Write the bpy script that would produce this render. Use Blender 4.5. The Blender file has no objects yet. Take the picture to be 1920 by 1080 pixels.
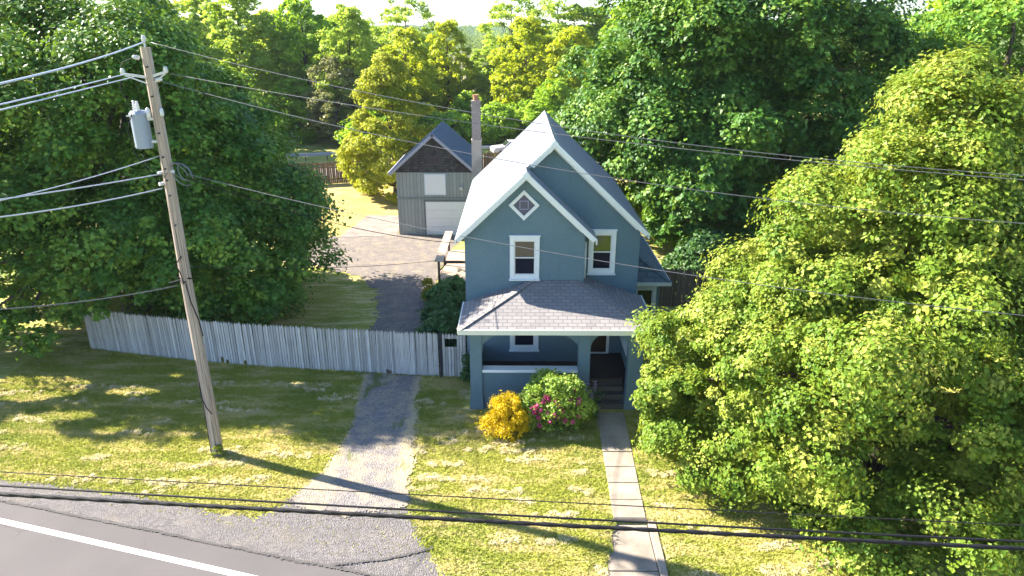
import bpy, bmesh, math, random
import numpy as np
from mathutils import Vector, Matrix, noise as mnoise

S = bpy.context.scene
COL = S.collection
R = math.radians
rng = np.random.RandomState(7)
random.seed(7)

# ------------------------------------------------------------------ camera / sun numbers
CAM_H = 12.0
PITCH = math.atan(480 / 1280.0)
YAW = math.atan(10 / 1280.0)
SUN_AZ, SUN_EL = R(-19.5), R(35.0)          # direction the light travels, height of the sun
FW = np.array([-math.sin(YAW) * math.cos(PITCH), math.cos(YAW) * math.cos(PITCH), -math.sin(PITCH)])
RT = np.array([math.cos(YAW), math.sin(YAW), 0.0])
UP = np.cross(RT, FW)
EYE = np.array([0, 0, CAM_H])

def ray(px, py):
    return FW + RT * (px - 960) / 1280.0 - UP * (py - 540) / 1280.0
def at_y(px, py, Y):
    d = ray(px, py); return EYE + d * Y / d[1]
def at_z(px, py, z=0.0):
    d = ray(px, py); return EYE + d * (z - CAM_H) / d[2]

# ------------------------------------------------------------------ tagging
def tag(o, label=None, cat=None, group=None, kind=None):
    if label: o['label'] = label
    if cat: o['category'] = cat
    if group: o['group'] = group
    if kind: o['kind'] = kind
    return o

def empty(name, loc=(0, 0, 0), rz=0.0):
    o = bpy.data.objects.new(name, None)
    COL.objects.link(o); o.location = loc; o.rotation_euler = (0, 0, rz)
    o.empty_display_size = .3
    return o

def kids(o):
    return [c for c in COL.objects if c.parent is o]

def copy_tree(o, parent=None):
    c = o.copy(); COL.objects.link(c)
    if parent is not None: c.parent = parent
    for ch in kids(o): copy_tree(ch, c)
    return c

# ------------------------------------------------------------------ materials
class NT:
    def __init__(s, name):
        s.m = bpy.data.materials.new(name); s.m.use_nodes = True
        s.t = s.m.node_tree; s.t.nodes.clear()
        s.out = s.t.nodes.new('ShaderNodeOutputMaterial')
    def n(s, typ, props=None, **ins):
        nd = s.t.nodes.new('ShaderNode' + typ)
        for k, v in (props or {}).items(): setattr(nd, k, v)
        for k, v in ins.items():
            key = k.replace('_', ' ')
            s.put(nd, key, v)
        return nd
    def put(s, nd, key, v):
        sock = nd.inputs[int(key[1:])] if key[0] == 'i' and key[1:].isdigit() else nd.inputs[key]
        if isinstance(v, bpy.types.NodeSocket): s.t.links.new(v, sock)
        elif isinstance(v, bpy.types.Node): s.t.links.new(v.outputs[0], sock)
        else:
            if isinstance(v, tuple) and len(v) == 3 and sock.type == 'RGBA': v = (*v, 1)
            sock.default_value = v
    def obj(s, scale=(1, 1, 1), rot=(0, 0, 0)):
        tc = s.n('TexCoord')
        return s.n('Mapping', None, Vector=tc.outputs['Object'], Scale=scale, Rotation=rot).outputs[0]
    def uv(s, scale=(1, 1, 1)):
        tc = s.n('TexCoord')
        return s.n('Mapping', None, Vector=tc.outputs['UV'], Scale=scale).outputs[0]
    def noise(s, vec, scale=5., detail=4., rough=.55):
        nd = s.n('TexNoise', None, Vector=vec, Scale=scale, Detail=detail, Roughness=rough)
        return nd.outputs['Fac'] if 'Fac' in nd.outputs else nd.outputs[0]
    def ramp(s, fac, *stops):
        nd = s.n('ValToRGB', None, Fac=fac)
        el = nd.color_ramp.elements
        while len(el) < len(stops): el.new(.5)
        for e, (p, c) in zip(el, stops):
            e.position = p
            e.color = (c, c, c, 1) if isinstance(c, (int, float)) else (*c, 1)
        return nd.outputs[0]
    def mix(s, fac, a, b, mode='MIX'):
        nd = s.n('Mix', {'data_type': 'RGBA', 'blend_type': mode})
        s.put(nd, 'i0', fac); s.put(nd, 'i6', a); s.put(nd, 'i7', b)
        return nd.outputs[2]
    def math(s, op, a, b=0.0, c=0.0):
        nd = s.n('Math', {'operation': op})
        s.put(nd, 'i0', a); s.put(nd, 'i1', b); s.put(nd, 'i2', c)
        return nd.outputs[0]
    def bump(s, h, dist=.02, strength=1.0, normal=None):
        nd = s.n('Bump', None, Height=h, Distance=dist, Strength=strength)
        if normal is not None: s.put(nd, 'Normal', normal)
        return nd.outputs[0]
    def surf(s, col, rough=.8, bump=None, spec=.3, metal=0.0):
        b = s.n('BsdfPrincipled')
        s.put(b, 'Base Color', col); s.put(b, 'Roughness', rough)
        s.put(b, 'Specular IOR Level', spec); s.put(b, 'Metallic', metal)
        if bump is not None: s.put(b, 'Normal', bump)
        s.t.links.new(b.outputs[0], s.out.inputs[0])
        return s.m

def plain(name, col, rough=.7, var=.15, scale=6., spec=.3, metal=0., bump=0.004):
    t = NT(name); v = t.obj()
    f = t.noise(v, scale, 5)
    c = t.mix(f, tuple(x * (1 - var) for x in col), tuple(min(1, x * (1 + var)) for x in col))
    return t.surf(c, rough, t.bump(t.noise(v, scale * 8, 3), bump) if bump else None, spec, metal)

def m_stucco():
    t = NT('stucco_paint'); v = t.obj()
    a = t.noise(v, .7, 5); b = t.noise(v, 9, 4)
    c = t.ramp(a, (.25, (.108, .182, .235)), (.75, (.158, .236, .286)))
    c = t.mix(t.ramp(b, (.55, 0.), (.8, .35)), c, (.20, .275, .315))
    sv = t.obj((3.0, 3.0, .25)); st = t.ramp(t.noise(sv, 1.6, 4), (.56, 0.), (.75, .35))
    c = t.mix(st, c, (.105, .165, .20))
    c = t.mix(t.ramp(t.noise(v, 22, 4, .8), (.35, .35), (.6, 0.)), c, (.085, .145, .185))
    return t.surf(c, .85, t.bump(t.noise(v, 34, 4, .75), .022), .2)

def m_white(name='white_trim', col=(.68, .72, .76), dirt=.3):
    t = NT(name); v = t.obj((1, 1, 1))
    c = t.mix(t.ramp(t.noise(v, 3.5, 6), (.5, 0.), (.85, dirt)), col, tuple(x * .62 for x in col))
    return t.surf(c, .5, t.bump(t.noise(v, 40, 3), .002), .35)

def m_metal_roof(name, col, rough=.42):
    t = NT(name); v = t.obj(); u = t.uv()
    a = t.noise(t.uv((1.2, .18, 1)), 2.2, 5)
    c = t.mix(t.ramp(a, (.35, 0.), (.75, 1.)), tuple(x * .84 for x in col), col)
    w = t.noise(t.uv((2.2, 10., 1)), .7, 2)
    return t.surf(c, rough, t.bump(w, .012, .6), .45, .0)

def m_shingle(name, c1, c2, c3, bw=.36, rh=.22):
    t = NT(name)
    br = t.n('TexBrick', {'offset': .5}, Vector=t.uv(), Color1=c1, Color2=c2, Mortar=c3, Scale=1.0,
             Mortar_Size=.014, Mortar_Smooth=.3, Bias=0.0, Brick_Width=bw, Row_Height=rh)
    g = t.noise(t.uv(), 40, 3)
    c = t.mix(t.math('MULTIPLY', g, .45), br.outputs[0], (.10, .10, .11))
    big = t.ramp(t.noise(t.uv(), .9, 4), (.4, 0.), (.75, .45))
    c = t.mix(big, c, tuple(x * .72 for x in c1))
    h = t.math('MULTIPLY', br.outputs['Fac'], -1.0)
    return t.surf(c, .95, t.bump(h, .012, .8, t.bump(g, .004)), .15)

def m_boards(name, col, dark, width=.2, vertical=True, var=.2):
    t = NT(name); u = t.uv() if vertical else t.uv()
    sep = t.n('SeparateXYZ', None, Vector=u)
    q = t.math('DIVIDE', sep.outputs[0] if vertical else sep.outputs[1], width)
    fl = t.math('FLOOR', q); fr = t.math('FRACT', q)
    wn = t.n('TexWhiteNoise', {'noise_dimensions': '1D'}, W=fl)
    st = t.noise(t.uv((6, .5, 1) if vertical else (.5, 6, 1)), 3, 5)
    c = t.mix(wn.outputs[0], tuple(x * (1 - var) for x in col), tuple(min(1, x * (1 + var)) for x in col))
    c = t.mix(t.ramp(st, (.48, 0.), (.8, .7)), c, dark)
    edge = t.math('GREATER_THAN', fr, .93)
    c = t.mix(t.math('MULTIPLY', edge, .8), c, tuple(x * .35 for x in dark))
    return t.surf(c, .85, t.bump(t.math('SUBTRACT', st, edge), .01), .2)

def m_glass(name='window_glass', col=(.012, .016, .02)):
    t = NT(name)
    w = t.noise(t.obj(), 1.3, 2)
    return t.surf(col, .06, t.bump(w, .02, .25), .9)

def m_wood(name, c1, c2, sc=(8, 8, .6), rough=.85):
    t = NT(name); v = t.obj(sc)
    a = t.noise(v, 2.2, 6, .65)
    c = t.ramp(a, (.3, c1), (.68, c2))
    cr = t.ramp(t.noise(t.obj((sc[0] * 3, sc[1] * 3, sc[2] * .6)), 2, 5), (.36, .0), (.46, 1.))
    c = t.mix(cr, tuple(x * .35 for x in c1), c)
    return t.surf(c, rough, t.bump(a, .008), .2)

def lawn_nodes(t):
    tc = t.n('TexCoord'); P = tc.outputs['Object']
    sep = t.n('SeparateXYZ', None, Vector=P)
    warp = t.n('TexNoise', None, Vector=P, Scale=.35, Detail=2.)
    Pw = t.mix(.18, P, warp.outputs['Color'], 'ADD')
    a = t.noise(P, .22, 4)
    g = t.ramp(a, (.32, (.22, .265, .055)), (.5, (.37, .375, .075)), (.68, (.48, .435, .12)))
    f = t.noise(P, 9, 5, .7)
    g = t.mix(t.ramp(f, (.3, .6), (.62, 0.)), g, (.20, .255, .045))
    # rows of dry clippings, long in x
    mp = t.n('Mapping', None, Vector=Pw, Scale=(.50, 2.0, 1), Rotation=(0, 0, R(5)))
    s1 = t.noise(mp.outputs[0], 1.05, 5, .62)
    mp2 = t.n('Mapping', None, Vector=P, Scale=(1.4, 2.4, 1))
    s2 = t.noise(mp2.outputs[0], 3.2, 5, .7)
    s = t.math('ADD', t.math('MULTIPLY', s1, .66), t.math('MULTIPLY', s2, .40))
    straw = t.ramp(s, (.505, 0.), (.625, .80))
    sc = t.mix(t.noise(P, 14, 4), (.58, .46, .20), (.78, .64, .34))
    g = t.mix(straw, g, sc)
    # the back yard is drier
    y = t.n('MapRange', None, Value=sep.outputs[1], From_Min=38., From_Max=44.)
    yb = t.n('MapRange', None, Value=sep.outputs[1], From_Min=66., From_Max=58.)
    dry = t.mix(t.ramp(t.noise(P, .5, 5), (.35, 0.), (.65, 1.)), (.42, .34, .095), (.52, .40, .17))
    dry = t.mix(t.math('MULTIPLY', t.ramp(f, (.3, .6), (.6, 0.)), .6), dry, (.26, .22, .05))
    g = t.mix(t.math('MULTIPLY', y.outputs[0], yb.outputs[0]), g, dry)
    return g, P, f, s

def m_lawn():
    t = NT('lawn'); g, P, f, s = lawn_nodes(t)
    h = t.math('ADD', t.noise(P, 11, 5, .75), t.math('MULTIPLY', s, 1.2))
    return t.surf(g, .95, t.bump(h, .12, 1.0), .1)

def m_blades():
    t = NT('grass_blades'); g, P, f, s = lawn_nodes(t)
    at = t.n('Attribute', {'attribute_name': 'tint'})
    c = t.mix(t.math('MULTIPLY', at.outputs['Fac'], .35), g, (.46, .47, .07))
    d = t.n('BsdfDiffuse', None, Color=c); tr = t.n('BsdfTranslucent', None, Color=c)
    mx = t.n('MixShader', None, Fac=.35)
    t.t.links.new(d.outputs[0], mx.inputs[1]); t.t.links.new(tr.outputs[0], mx.inputs[2])
    t.t.links.new(mx.outputs[0], t.out.inputs[0])
    return t.m

def m_gravel(name, base, straw=0.3, grass=.25, edge=None):
    t = NT(name); P = t.obj()
    vo = t.n('TexVoronoi', None, Vector=P, Scale=26.)
    st = t.n('TexVoronoi', None, Vector=P, Scale=9.)
    a = t.noise(P, 1.2, 5); f = t.noise(P, 30, 4, .7)
    c = t.mix(t.n('SeparateColor', None, Color=vo.outputs['Color']).outputs[0], tuple(x * .62 for x in base), tuple(x * 1.35 for x in base))
    c = t.mix(t.ramp(a, (.35, 0.), (.7, .5)), c, tuple(x * .8 for x in base))
    s = t.ramp(t.math('ADD', t.math('MULTIPLY', t.noise(P, 1.6, 6, .7), .7), t.math('MULTIPLY', f, .38)), (.50, 0.), (.66, 1.))
    sf = t.math('MULTIPLY', s, straw)
    if edge:       # dry grass creeping in along both edges of the drive
        sp = t.n('SeparateXYZ', None, Vector=P)
        xc = t.math('ADD', sp.outputs[0], t.math('MULTIPLY', t.math('SUBTRACT', sp.outputs[1], 17.0), .05))
        dd = t.math('ABSOLUTE', t.math('ADD', xc, 4.38)); dd = t.math('ADD', dd, t.math('MULTIPLY', t.math('SUBTRACT', t.noise(P, 3.5, 5, .7), .5), .9))
        sf = t.math('MAXIMUM', sf, t.math('MULTIPLY', t.ramp(dd, (.74, 0.), (1.05, .85)), t.n('MapRange', None, Value=t.math('ADD', sp.outputs[1], t.math('MULTIPLY', t.noise(P, 2.5, 4), 1.4)), From_Min=15.9, From_Max=17.4).outputs[0]))
    c = t.mix(sf, c, (.46, .37, .22))
    gm = t.ramp(t.noise(t.obj((1.1, .5, 1)), .75, 5, .6), (.60, 0.), (.66, 1.))
    c = t.mix(t.math('MULTIPLY', gm, grass), c, (.12, .14, .03))
    return t.surf(c, .95, t.bump(t.math('ADD', vo.outputs['Distance'], f), .03, .9), .15)

def m_asphalt():
    t = NT('asphalt'); P = t.obj()
    a = t.noise(P, .5, 5); f = t.noise(P, 70, 4, .8)
    c = t.ramp(a, (.35, (.078, .071, .071)), (.7, (.095, .086, .086)))
    c = t.mix(t.ramp(f, (.35, .0), (.7, .5)), c, (.135, .126, .126))
    vo = t.n('TexVoronoi', {'feature': 'DISTANCE_TO_EDGE'}, Vector=t.mix(.35, P, t.n('TexNoise', None, Vector=P, Scale=1.3, Detail=5.).outputs['Color'], 'ADD'), Scale=.33)
    crack = t.ramp(vo.outputs[0], (.004, .55), (.012, 0.))
    msk = t.ramp(t.noise(P, .35, 2), (.5, 0.), (.56, 1.))
    c = t.mix(t.math('MULTIPLY', crack, msk), c, (.06, .058, .058))
    return t.surf(c, .9, t.bump(f, .006), .25)

def m_concrete(name='concrete', col=(.37, .345, .30)):
    t = NT(name); P = t.obj()
    a = t.noise(P, 1.4, 6, .6); f = t.noise(P, 45, 4, .8)
    c = t.ramp(a, (.3, tuple(x * .62 for x in col)), (.68, tuple(x * 1.15 for x in col)))
    c = t.mix(t.ramp(f, (.3, .4), (.55, 0.)), c, tuple(x * .6 for x in col))
    st = t.ramp(t.noise(P, 3.1, 5, .7), (.58, 0.), (.72, .6))
    c = t.mix(st, c, (.20, .18, .12))
    return t.surf(c, .92, t.bump(t.math('ADD', f, a), .012), .2)

def m_leaf(name, dark, mid, light, transl=.34, spec=.35, patch=.45, patch_col=None):
    t = NT(name)
    at = t.n('Attribute', {'attribute_name': 'tint'})
    P = t.obj(); nz = t.noise(P, .55, 3)
    f = t.math('ADD', t.math('MULTIPLY', at.outputs['Fac'], 1 - patch), t.math('MULTIPLY', nz, patch))
    c = t.ramp(f, (.22, dark), (.5, mid), (.78, light))
    b = t.n('BsdfPrincipled', None, Base_Color=c, Roughness=.48)
    b.inputs['Specular IOR Level'].default_value = spec
    tc = t.mix(.5, c, (min(1, light[0] * 1.5), min(1, light[1] * 1.6), light[2] * .6))
    tr = t.n('BsdfTranslucent', None, Color=tc)
    mx = t.n('MixShader', None, Fac=transl)
    t.t.links.new(b.outputs[0], mx.inputs[1]); t.t.links.new(tr.outputs[0], mx.inputs[2])
    t.t.links.new(mx.outputs[0], t.out.inputs[0])
    return t.m

M = {}
M['stucco'] = m_stucco()
M['white'] = m_white()
M['cap'] = m_white('white_cap', (.70, .74, .76), .2)
M['cream'] = m_white('cream_fascia', (.66, .68, .60), .35)
M['roof'] = m_metal_roof('pale_metal_roof', (.27, .285, .315), .45)
M['groof'] = m_metal_roof('blue_metal_roof', (.05, .085, .15), .5)
M['wroof'] = m_shingle('wing_roof', (.13, .17, .17), (.11, .15, .155), (.05, .06, .06), .5, .28)
M['shingle'] = m_shingle('porch_shingle', (.29, .272, .268), (.225, .208, .207), (.14, .13, .13), .30, .17)
M['glass'] = m_glass()
M['sash'] = m_white('sash_white', (.66, .68, .68), .2)
M['screen'] = plain('window_screen', (.008, .011, .026), .25, .2, 3, .08, 0, 0)
M['tan_reflect'] = plain('tan_reflect_pane', (.13, .10, .07), .7, .2, 3)  # tan reflection in the upper sash, painted as the pane colour
M['reflect'] = m_glass('leaf_reflect_glass', (.06, .07, .02))  # green of reflected foliage put into the glass colour
M['door'] = plain('door_paint', (.028, .012, .010), .35, .3, 3, .5)
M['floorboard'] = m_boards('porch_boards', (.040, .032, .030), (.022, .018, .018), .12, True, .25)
M['step'] = m_boards('step_boards', (.105, .095, .090), (.05, .045, .043), .14, False, .2)
M['gsiding'] = m_boards('garage_siding', (.33, .345, .325), (.22, .235, .22), .22, True, .08)
M['gshingle'] = m_shingle('gable_shingle', (.12, .11, .105), (.035, .03, .03), (.012, .011, .011), .2, .16)
M['gdoor'] = m_white('garage_door_white', (.82, .80, .78), .15)
M['brick'] = m_shingle('chimney_brick', (.38, .30, .26), (.31, .24, .21), (.36, .33, .30), .22, .075)
M['chimpaint'] = plain('chimney_render', (.40, .345, .29), .9, .35, 2.2, .2, 0, .02)
M['terracotta'] = plain('flue_tile', (.30, .14, .09), .7, .2)
M['picket'] = m_boards('picket_paint', (.43, .425, .42), (.17, .165, .165), .105, True, .28)
M['fencewood'] = m_boards('fence_wood', (.17, .125, .095), (.09, .065, .05), .14, True, .25)
M['post'] = plain('dark_post', (.035, .035, .045), .8, .3)
M['pole'] = m_wood('pole_wood', (.25, .20, .165), (.46, .385, .325), (10, 10, .35))
M['galv'] = plain('galvanised', (.46, .48, .52), .45, .15, 8, .5, .35)
M['tank'] = plain('tank_paint', (.23, .28, .36), .42, .12, 5, .5)
M['porcelain'] = plain('porcelain', (.55, .56, .58), .25, .1, 8, .6)
M['wire'] = plain('wire_alu', (.15, .15, .165), .5, .15, 8, .5, .4)
M['wireblack'] = plain('wire_black', (.011, .011, .014), .6, .2, 20, .2)
M['wirelit'] = plain('wire_lit', (.50, .52, .60), .4, .1, 8, .6, .3)  # lighter wire copy: its sunlit look is put into the colour
M['deck'] = m_wood('deck_wood', (.30, .225, .165), (.50, .40, .30), (2, 12, 4))
M['deckdark'] = m_wood('deck_post', (.060, .035, .028), (.12, .075, .06), (6, 6, 1))
M['hose'] = plain('hose', (.30, .27, .22), .6, .1)
M['rail'] = plain('guardrail_steel', (.36, .39, .46), .4, .15, 5, .5, .3)
M['carwhite'] = plain('car_white', (.42, .40, .43), .25, .04, 3, .6, 0, 0)
M['carblue'] = plain('car_navy', (.02, .025, .07), .25, .1, 3, .6, 0, 0)
M['tyre'] = plain('tyre', (.02, .02, .02), .8, .2)
M['bark'] = m_wood('bark', (.060, .048, .038), (.135, .110, .090), (5, 5, .8), .95)
M['barkpale'] = m_wood('pale_bark', (.20, .18, .16), (.36, .33, .30), (5, 5, .8), .95)
M['lawn'] = m_lawn(); M['blades'] = m_blades()
M['gravel'] = m_gravel('driveway_gravel', (.215, .195, .19), .6, .85, True)
M['shoulder'] = m_gravel('shoulder_gravel', (.150, .139, .140), .10, .0)
M['yard'] = m_gravel('yard_gravel', (.185, .160, .150), .35, .12)
M['asphalt'] = m_asphalt()
M['backroad'] = plain('back_asphalt', (.30, .255, .245), .9, .12, 1.5)
M['concrete'] = m_concrete('concrete', (.32, .27, .22)); M['pad'] = m_concrete('pad_concrete', (.25, .205, .18))
def m_paint():
    t = NT('road_paint'); P = t.obj()
    w = t.math('ADD', t.math('MULTIPLY', t.noise(P, 28, 5, .75), .7), t.math('MULTIPLY', t.noise(P, 1.7, 4), .4))
    c = t.mix(t.ramp(w, (.60, 0.), (.70, .75)), (.66, .65, .64), (.14, .13, .13))
    return t.surf(c, .8, t.bump(w, .004), .3)
M['paint'] = m_paint()
M['seal'] = plain('edge_dirt', (.075, .07, .068), .95, .35, 3)
M['maple'] = m_leaf('maple_leaf', (.018, .066, .012), (.068, .172, .022), (.24, .35, .045), .20, .22)
M['maple2'] = m_leaf('maple_leaf_cool', (.015, .060, .011), (.064, .165, .021), (.23, .345, .045), .20, .22)
M['yellowmaple'] = m_leaf('yellow_maple_leaf', (.050, .118, .012), (.155, .235, .024), (.38, .39, .075), .28, .16)
M['goldmaple'] = m_leaf('gold_maple_leaf', (.15, .21, .014), (.31, .35, .028), (.48, .46, .07), .36, .14)
M['bright'] = m_leaf('bright_leaf', (.10, .22, .02), (.23, .39, .03), (.42, .54, .05), .48, .3)
M['bright2'] = m_leaf('corner_leaf', (.05, .13, .018), (.13, .27, .03), (.32, .42, .06), .30, .2)
M['pale'] = m_leaf('pale_leaf', (.13, .22, .03), (.29, .40, .055), (.46, .54, .10), .50, .25)
M['sun_yellow'] = m_leaf('locust_leaf', (.17, .24, .014), (.34, .40, .018), (.50, .52, .03), .52, .25)
M['greygreen'] = m_leaf('thin_leaf', (.11, .13, .05), (.20, .215, .085), (.30, .29, .12), .3, .2)
M['rose'] = m_leaf('rose_leaf', (.09, .17, .022), (.22, .34, .045), (.42, .50, .09), .34, .35)
M['golden'] = m_leaf('golden_leaf', (.36, .24, .006), (.62, .42, .008), (.80, .58, .016), .35, .25)
M['darkshrub'] = m_leaf('shrub_leaf', (.025, .075, .025), (.055, .14, .035), (.12, .22, .045), .3, .4)
M['pink'] = m_leaf('pink_petal', (.30, .030, .10), (.46, .060, .20), (.58, .16, .32), .3, .3)
M['lilac'] = m_leaf('lilac_petal', (.22, .14, .34), (.34, .24, .46), (.46, .36, .56), .3, .3)
M['weed'] = m_leaf('weed_leaf', (.12, .13, .012), (.26, .24, .018), (.42, .36, .03), .35, .25)
M['weed2'] = m_leaf('tuft_leaf', (.10, .16, .02), (.20, .26, .03), (.34, .36, .05), .35, .2)
M['farleaf'] = m_leaf('far_leaf', (.09, .15, .05), (.16, .23, .075), (.26, .31, .10), .35, .2)

# ------------------------------------------------------------------ mesh helpers
class MB:
    """collects shapes into ONE mesh; per-face material slots"""
    def __init__(s): s.v = []; s.f = []; s.mi = []
    def add(s, vs, fs, mi=0):
        b = len(s.v); s.v += [tuple(map(float, p)) for p in vs]
        s.f += [tuple(b + i for i in f) for f in fs]; s.mi += [mi] * len(fs)
        return s
    def box(s, x0, x1, y0, y1, z0, z1, mi=0):
        vs = [(x, y, z) for z in (z0, z1) for y in (y0, y1) for x in (x0, x1)]
        return s.add(vs, [(0, 2, 3, 1), (4, 5, 7, 6), (0, 1, 5, 4), (2, 6, 7, 3), (0, 4, 6, 2), (1, 3, 7, 5)], mi)
    def hexa(s, p, mi=0):   # 8 points: bottom 4 (ccw) top 4
        return s.add(p, [(3, 2, 1, 0), (4, 5, 6, 7), (0, 1, 5, 4), (1, 2, 6, 5), (2, 3, 7, 6), (3, 0, 4, 7)], mi)
    def beam(s, a, b, w, h, upv=(0, 0, 1), mi=0):
        a, b = Vector(a), Vector(b); d = (b - a).normalized(); u = Vector(upv)
        sd = d.cross(u).normalized(); u = sd.cross(d).normalized()
        pts = []
        for q in (a, b):
            pts.append([q - sd * w / 2 - u * h / 2, q + sd * w / 2 - u * h / 2, q + sd * w / 2 + u * h / 2, q - sd * w / 2 + u * h / 2])
        return s.hexa([*pts[0], *pts[1]], mi)
    def prism(s, poly, vec, mi=0, caps=(True, True)):
        n = len(poly); vec = Vector(vec)
        vs = [Vector(p) for p in poly] + [Vector(p) + vec for p in poly]
        fs = [(i, (i + 1) % n, n + (i + 1) % n, n + i) for i in range(n)]
        if caps[0]: fs.append(tuple(range(n - 1, -1, -1)))
        if caps[1]: fs.append(tuple(range(n, 2 * n)))
        return s.add(vs, fs, mi)
    def tube(s, pts, rad, seg=8, mi=0, cap=True):
        pts = [Vector(p) for p in pts]; n = len(pts)
        if not hasattr(rad, '__len__'): rad = [rad] * n
        vs = []; ref = Vector((0, 0, 1)); u = None
        for i, p in enumerate(pts):
            d = (pts[min(i + 1, n - 1)] - pts[max(i - 1, 0)]).normalized()
            if u is None:
                u = d.cross(ref) if abs(d.z) < .95 else d.cross(Vector((1, 0, 0)))
            u = (u - d * u.dot(d)).normalized(); w = d.cross(u)
            for k in range(seg):
                a = 2 * math.pi * k / seg
                vs.append(p + (u * math.cos(a) + w * math.sin(a)) * rad[i])
        fs = [(i * seg + k, i * seg + (k + 1) % seg, (i + 1) * seg + (k + 1) % seg, (i + 1) * seg + k) for i in range(n - 1) for k in range(seg)]
        if cap: fs += [tuple(range(seg - 1, -1, -1)), tuple((n - 1) * seg + k for k in range(seg))]
        return s.add(vs, fs, mi)
    def lathe(s, c, prof, seg=14, mi=0):
        vs = []
        for r, z in prof:
            for k in range(seg):
                a = 2 * math.pi * k / seg; vs.append((c[0] + max(r, .002) * math.cos(a), c[1] + max(r, .002) * math.sin(a), c[2] + z))
        n = len(prof)
        fs = [(i * seg + k, i * seg + (k + 1) % seg, (i + 1) * seg + (k + 1) % seg, (i + 1) * seg + k) for i in range(n - 1) for k in range(seg)]
        return s.add(vs, fs + [tuple(range(seg - 1, -1, -1)), tuple((n - 1) * seg + k for k in range(seg))], mi)
    def build(s, name, mats, parent=None, smooth=False, bevel=0.0):
        me = bpy.data.meshes.new(name); me.from_pydata(s.v, [], s.f)
        if not isinstance(mats, (list, tuple)): mats = [mats]
        for m in mats: me.materials.append(m)
        me.polygons.foreach_set('material_index', s.mi)
        bm = bmesh.new(); bm.from_mesh(me); bmesh.ops.recalc_face_normals(bm, faces=bm.faces)
        if bevel:
            bmesh.ops.bevel(bm, geom=[e for e in bm.edges if e.calc_face_angle(0) > .6], offset=bevel, segments=1, affect='EDGES')
        uvl = bm.loops.layers.uv.new('UVMap'); Z = Vector((0, 0, 1))
        for f in bm.faces:
            n = f.normal; t = Z.cross(n)
            t = Vector((1, 0, 0)) if t.length < .05 else t.normalized()
            b = n.cross(t)
            for l in f.loops: l[uvl].uv = (l.vert.co.dot(t), l.vert.co.dot(b))
            f.smooth = smooth
        bm.to_mesh(me); bm.free()
        o = bpy.data.objects.new(name, me); COL.objects.link(o)
        if parent is not None: o.parent = parent
        return o

def np_mesh(name, V, F, mats, parent=None, attr=None, smooth=False, uv=None):
    """V (n,3), F (m,k) index array"""
    me = bpy.data.meshes.new(name); k = F.shape[1]
    me.vertices.add(len(V)); me.vertices.foreach_set('co', np.ascontiguousarray(V, np.float32).ravel())
    me.loops.add(F.size); me.loops.foreach_set('vertex_index', np.ascontiguousarray(F, np.int32).ravel())
    me.polygons.add(len(F)); me.polygons.foreach_set('loop_start', np.arange(0, F.size, k, dtype=np.int32))
    me.update(calc_edges=True); me.validate()
    if not smooth: me.shade_flat()
    if attr is not None:
        a = me.attributes.new('tint', 'FLOAT', 'FACE'); a.data.foreach_set('value', np.ascontiguousarray(attr, np.float32))
    for m in (mats if isinstance(mats, (list, tuple)) else [mats]): me.materials.append(m)
    o = bpy.data.objects.new(name, me); COL.objects.link(o)
    if parent is not None: o.parent = parent
    return o

def unit(a): return a / np.maximum(np.linalg.norm(a, axis=-1, keepdims=True), 1e-9)

def leaf_quads(rs, pos, nrm, size, aspect=.8):
    """kite-shaped folded leaves hanging from pos"""
    n = len(pos)
    t = rs.randn(n, 3) * .8; t[:, 2] -= .55
    t = t - nrm * np.sum(t * nrm, 1, keepdims=True); t = unit(t)
    b = np.cross(nrm, t)
    s = (size * rs.uniform(.45, 1.45, n))[:, None]; w = s * aspect * .5
    fold = nrm * s * rs.uniform(-.05, .22, n)[:, None]
    tipd = nrm * s * rs.uniform(-.25, .05, n)[:, None]
    V = np.stack([pos - t * s * .5, pos + b * w + fold - t * s * .05, pos + t * s * .5 + tipd, pos - b * w + fold - t * s * .05], 1).reshape(-1, 3)
    F = np.arange(4 * n).reshape(n, 4)
    return V, F

def gz(x, y):
    """lawn height: level, with a low bank down to the road"""
    x = np.asarray(x, float); y = np.asarray(y, float)
    s = y - (13.15 - .25 * (x + 4.72))
    t = np.clip((s - .9) / 1.9, 0, 1); t = t * t * (3 - 2 * t)
    z = -.15 * (1 - t)
    cut = (y < 14.64) & (x > 2.55 - (14.7 - y) * .20) & (x < 3.62)      # the sunken end of the path
    return np.where(cut, np.minimum(z, -.15), z)

def smooth_noise(x, y, sc, seed=0):
    out = np.zeros(x.shape); rs = np.random.RandomState(seed)
    for k in range(14):
        a = rs.rand() * 6.28; f = sc * (0.5 + 2.2 * rs.rand()); ph = rs.rand() * 6.28
        out += np.sin((np.cos(a) * x + np.sin(a) * y) * f + ph) / (0.6 + f / sc)
    return out / 5

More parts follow.
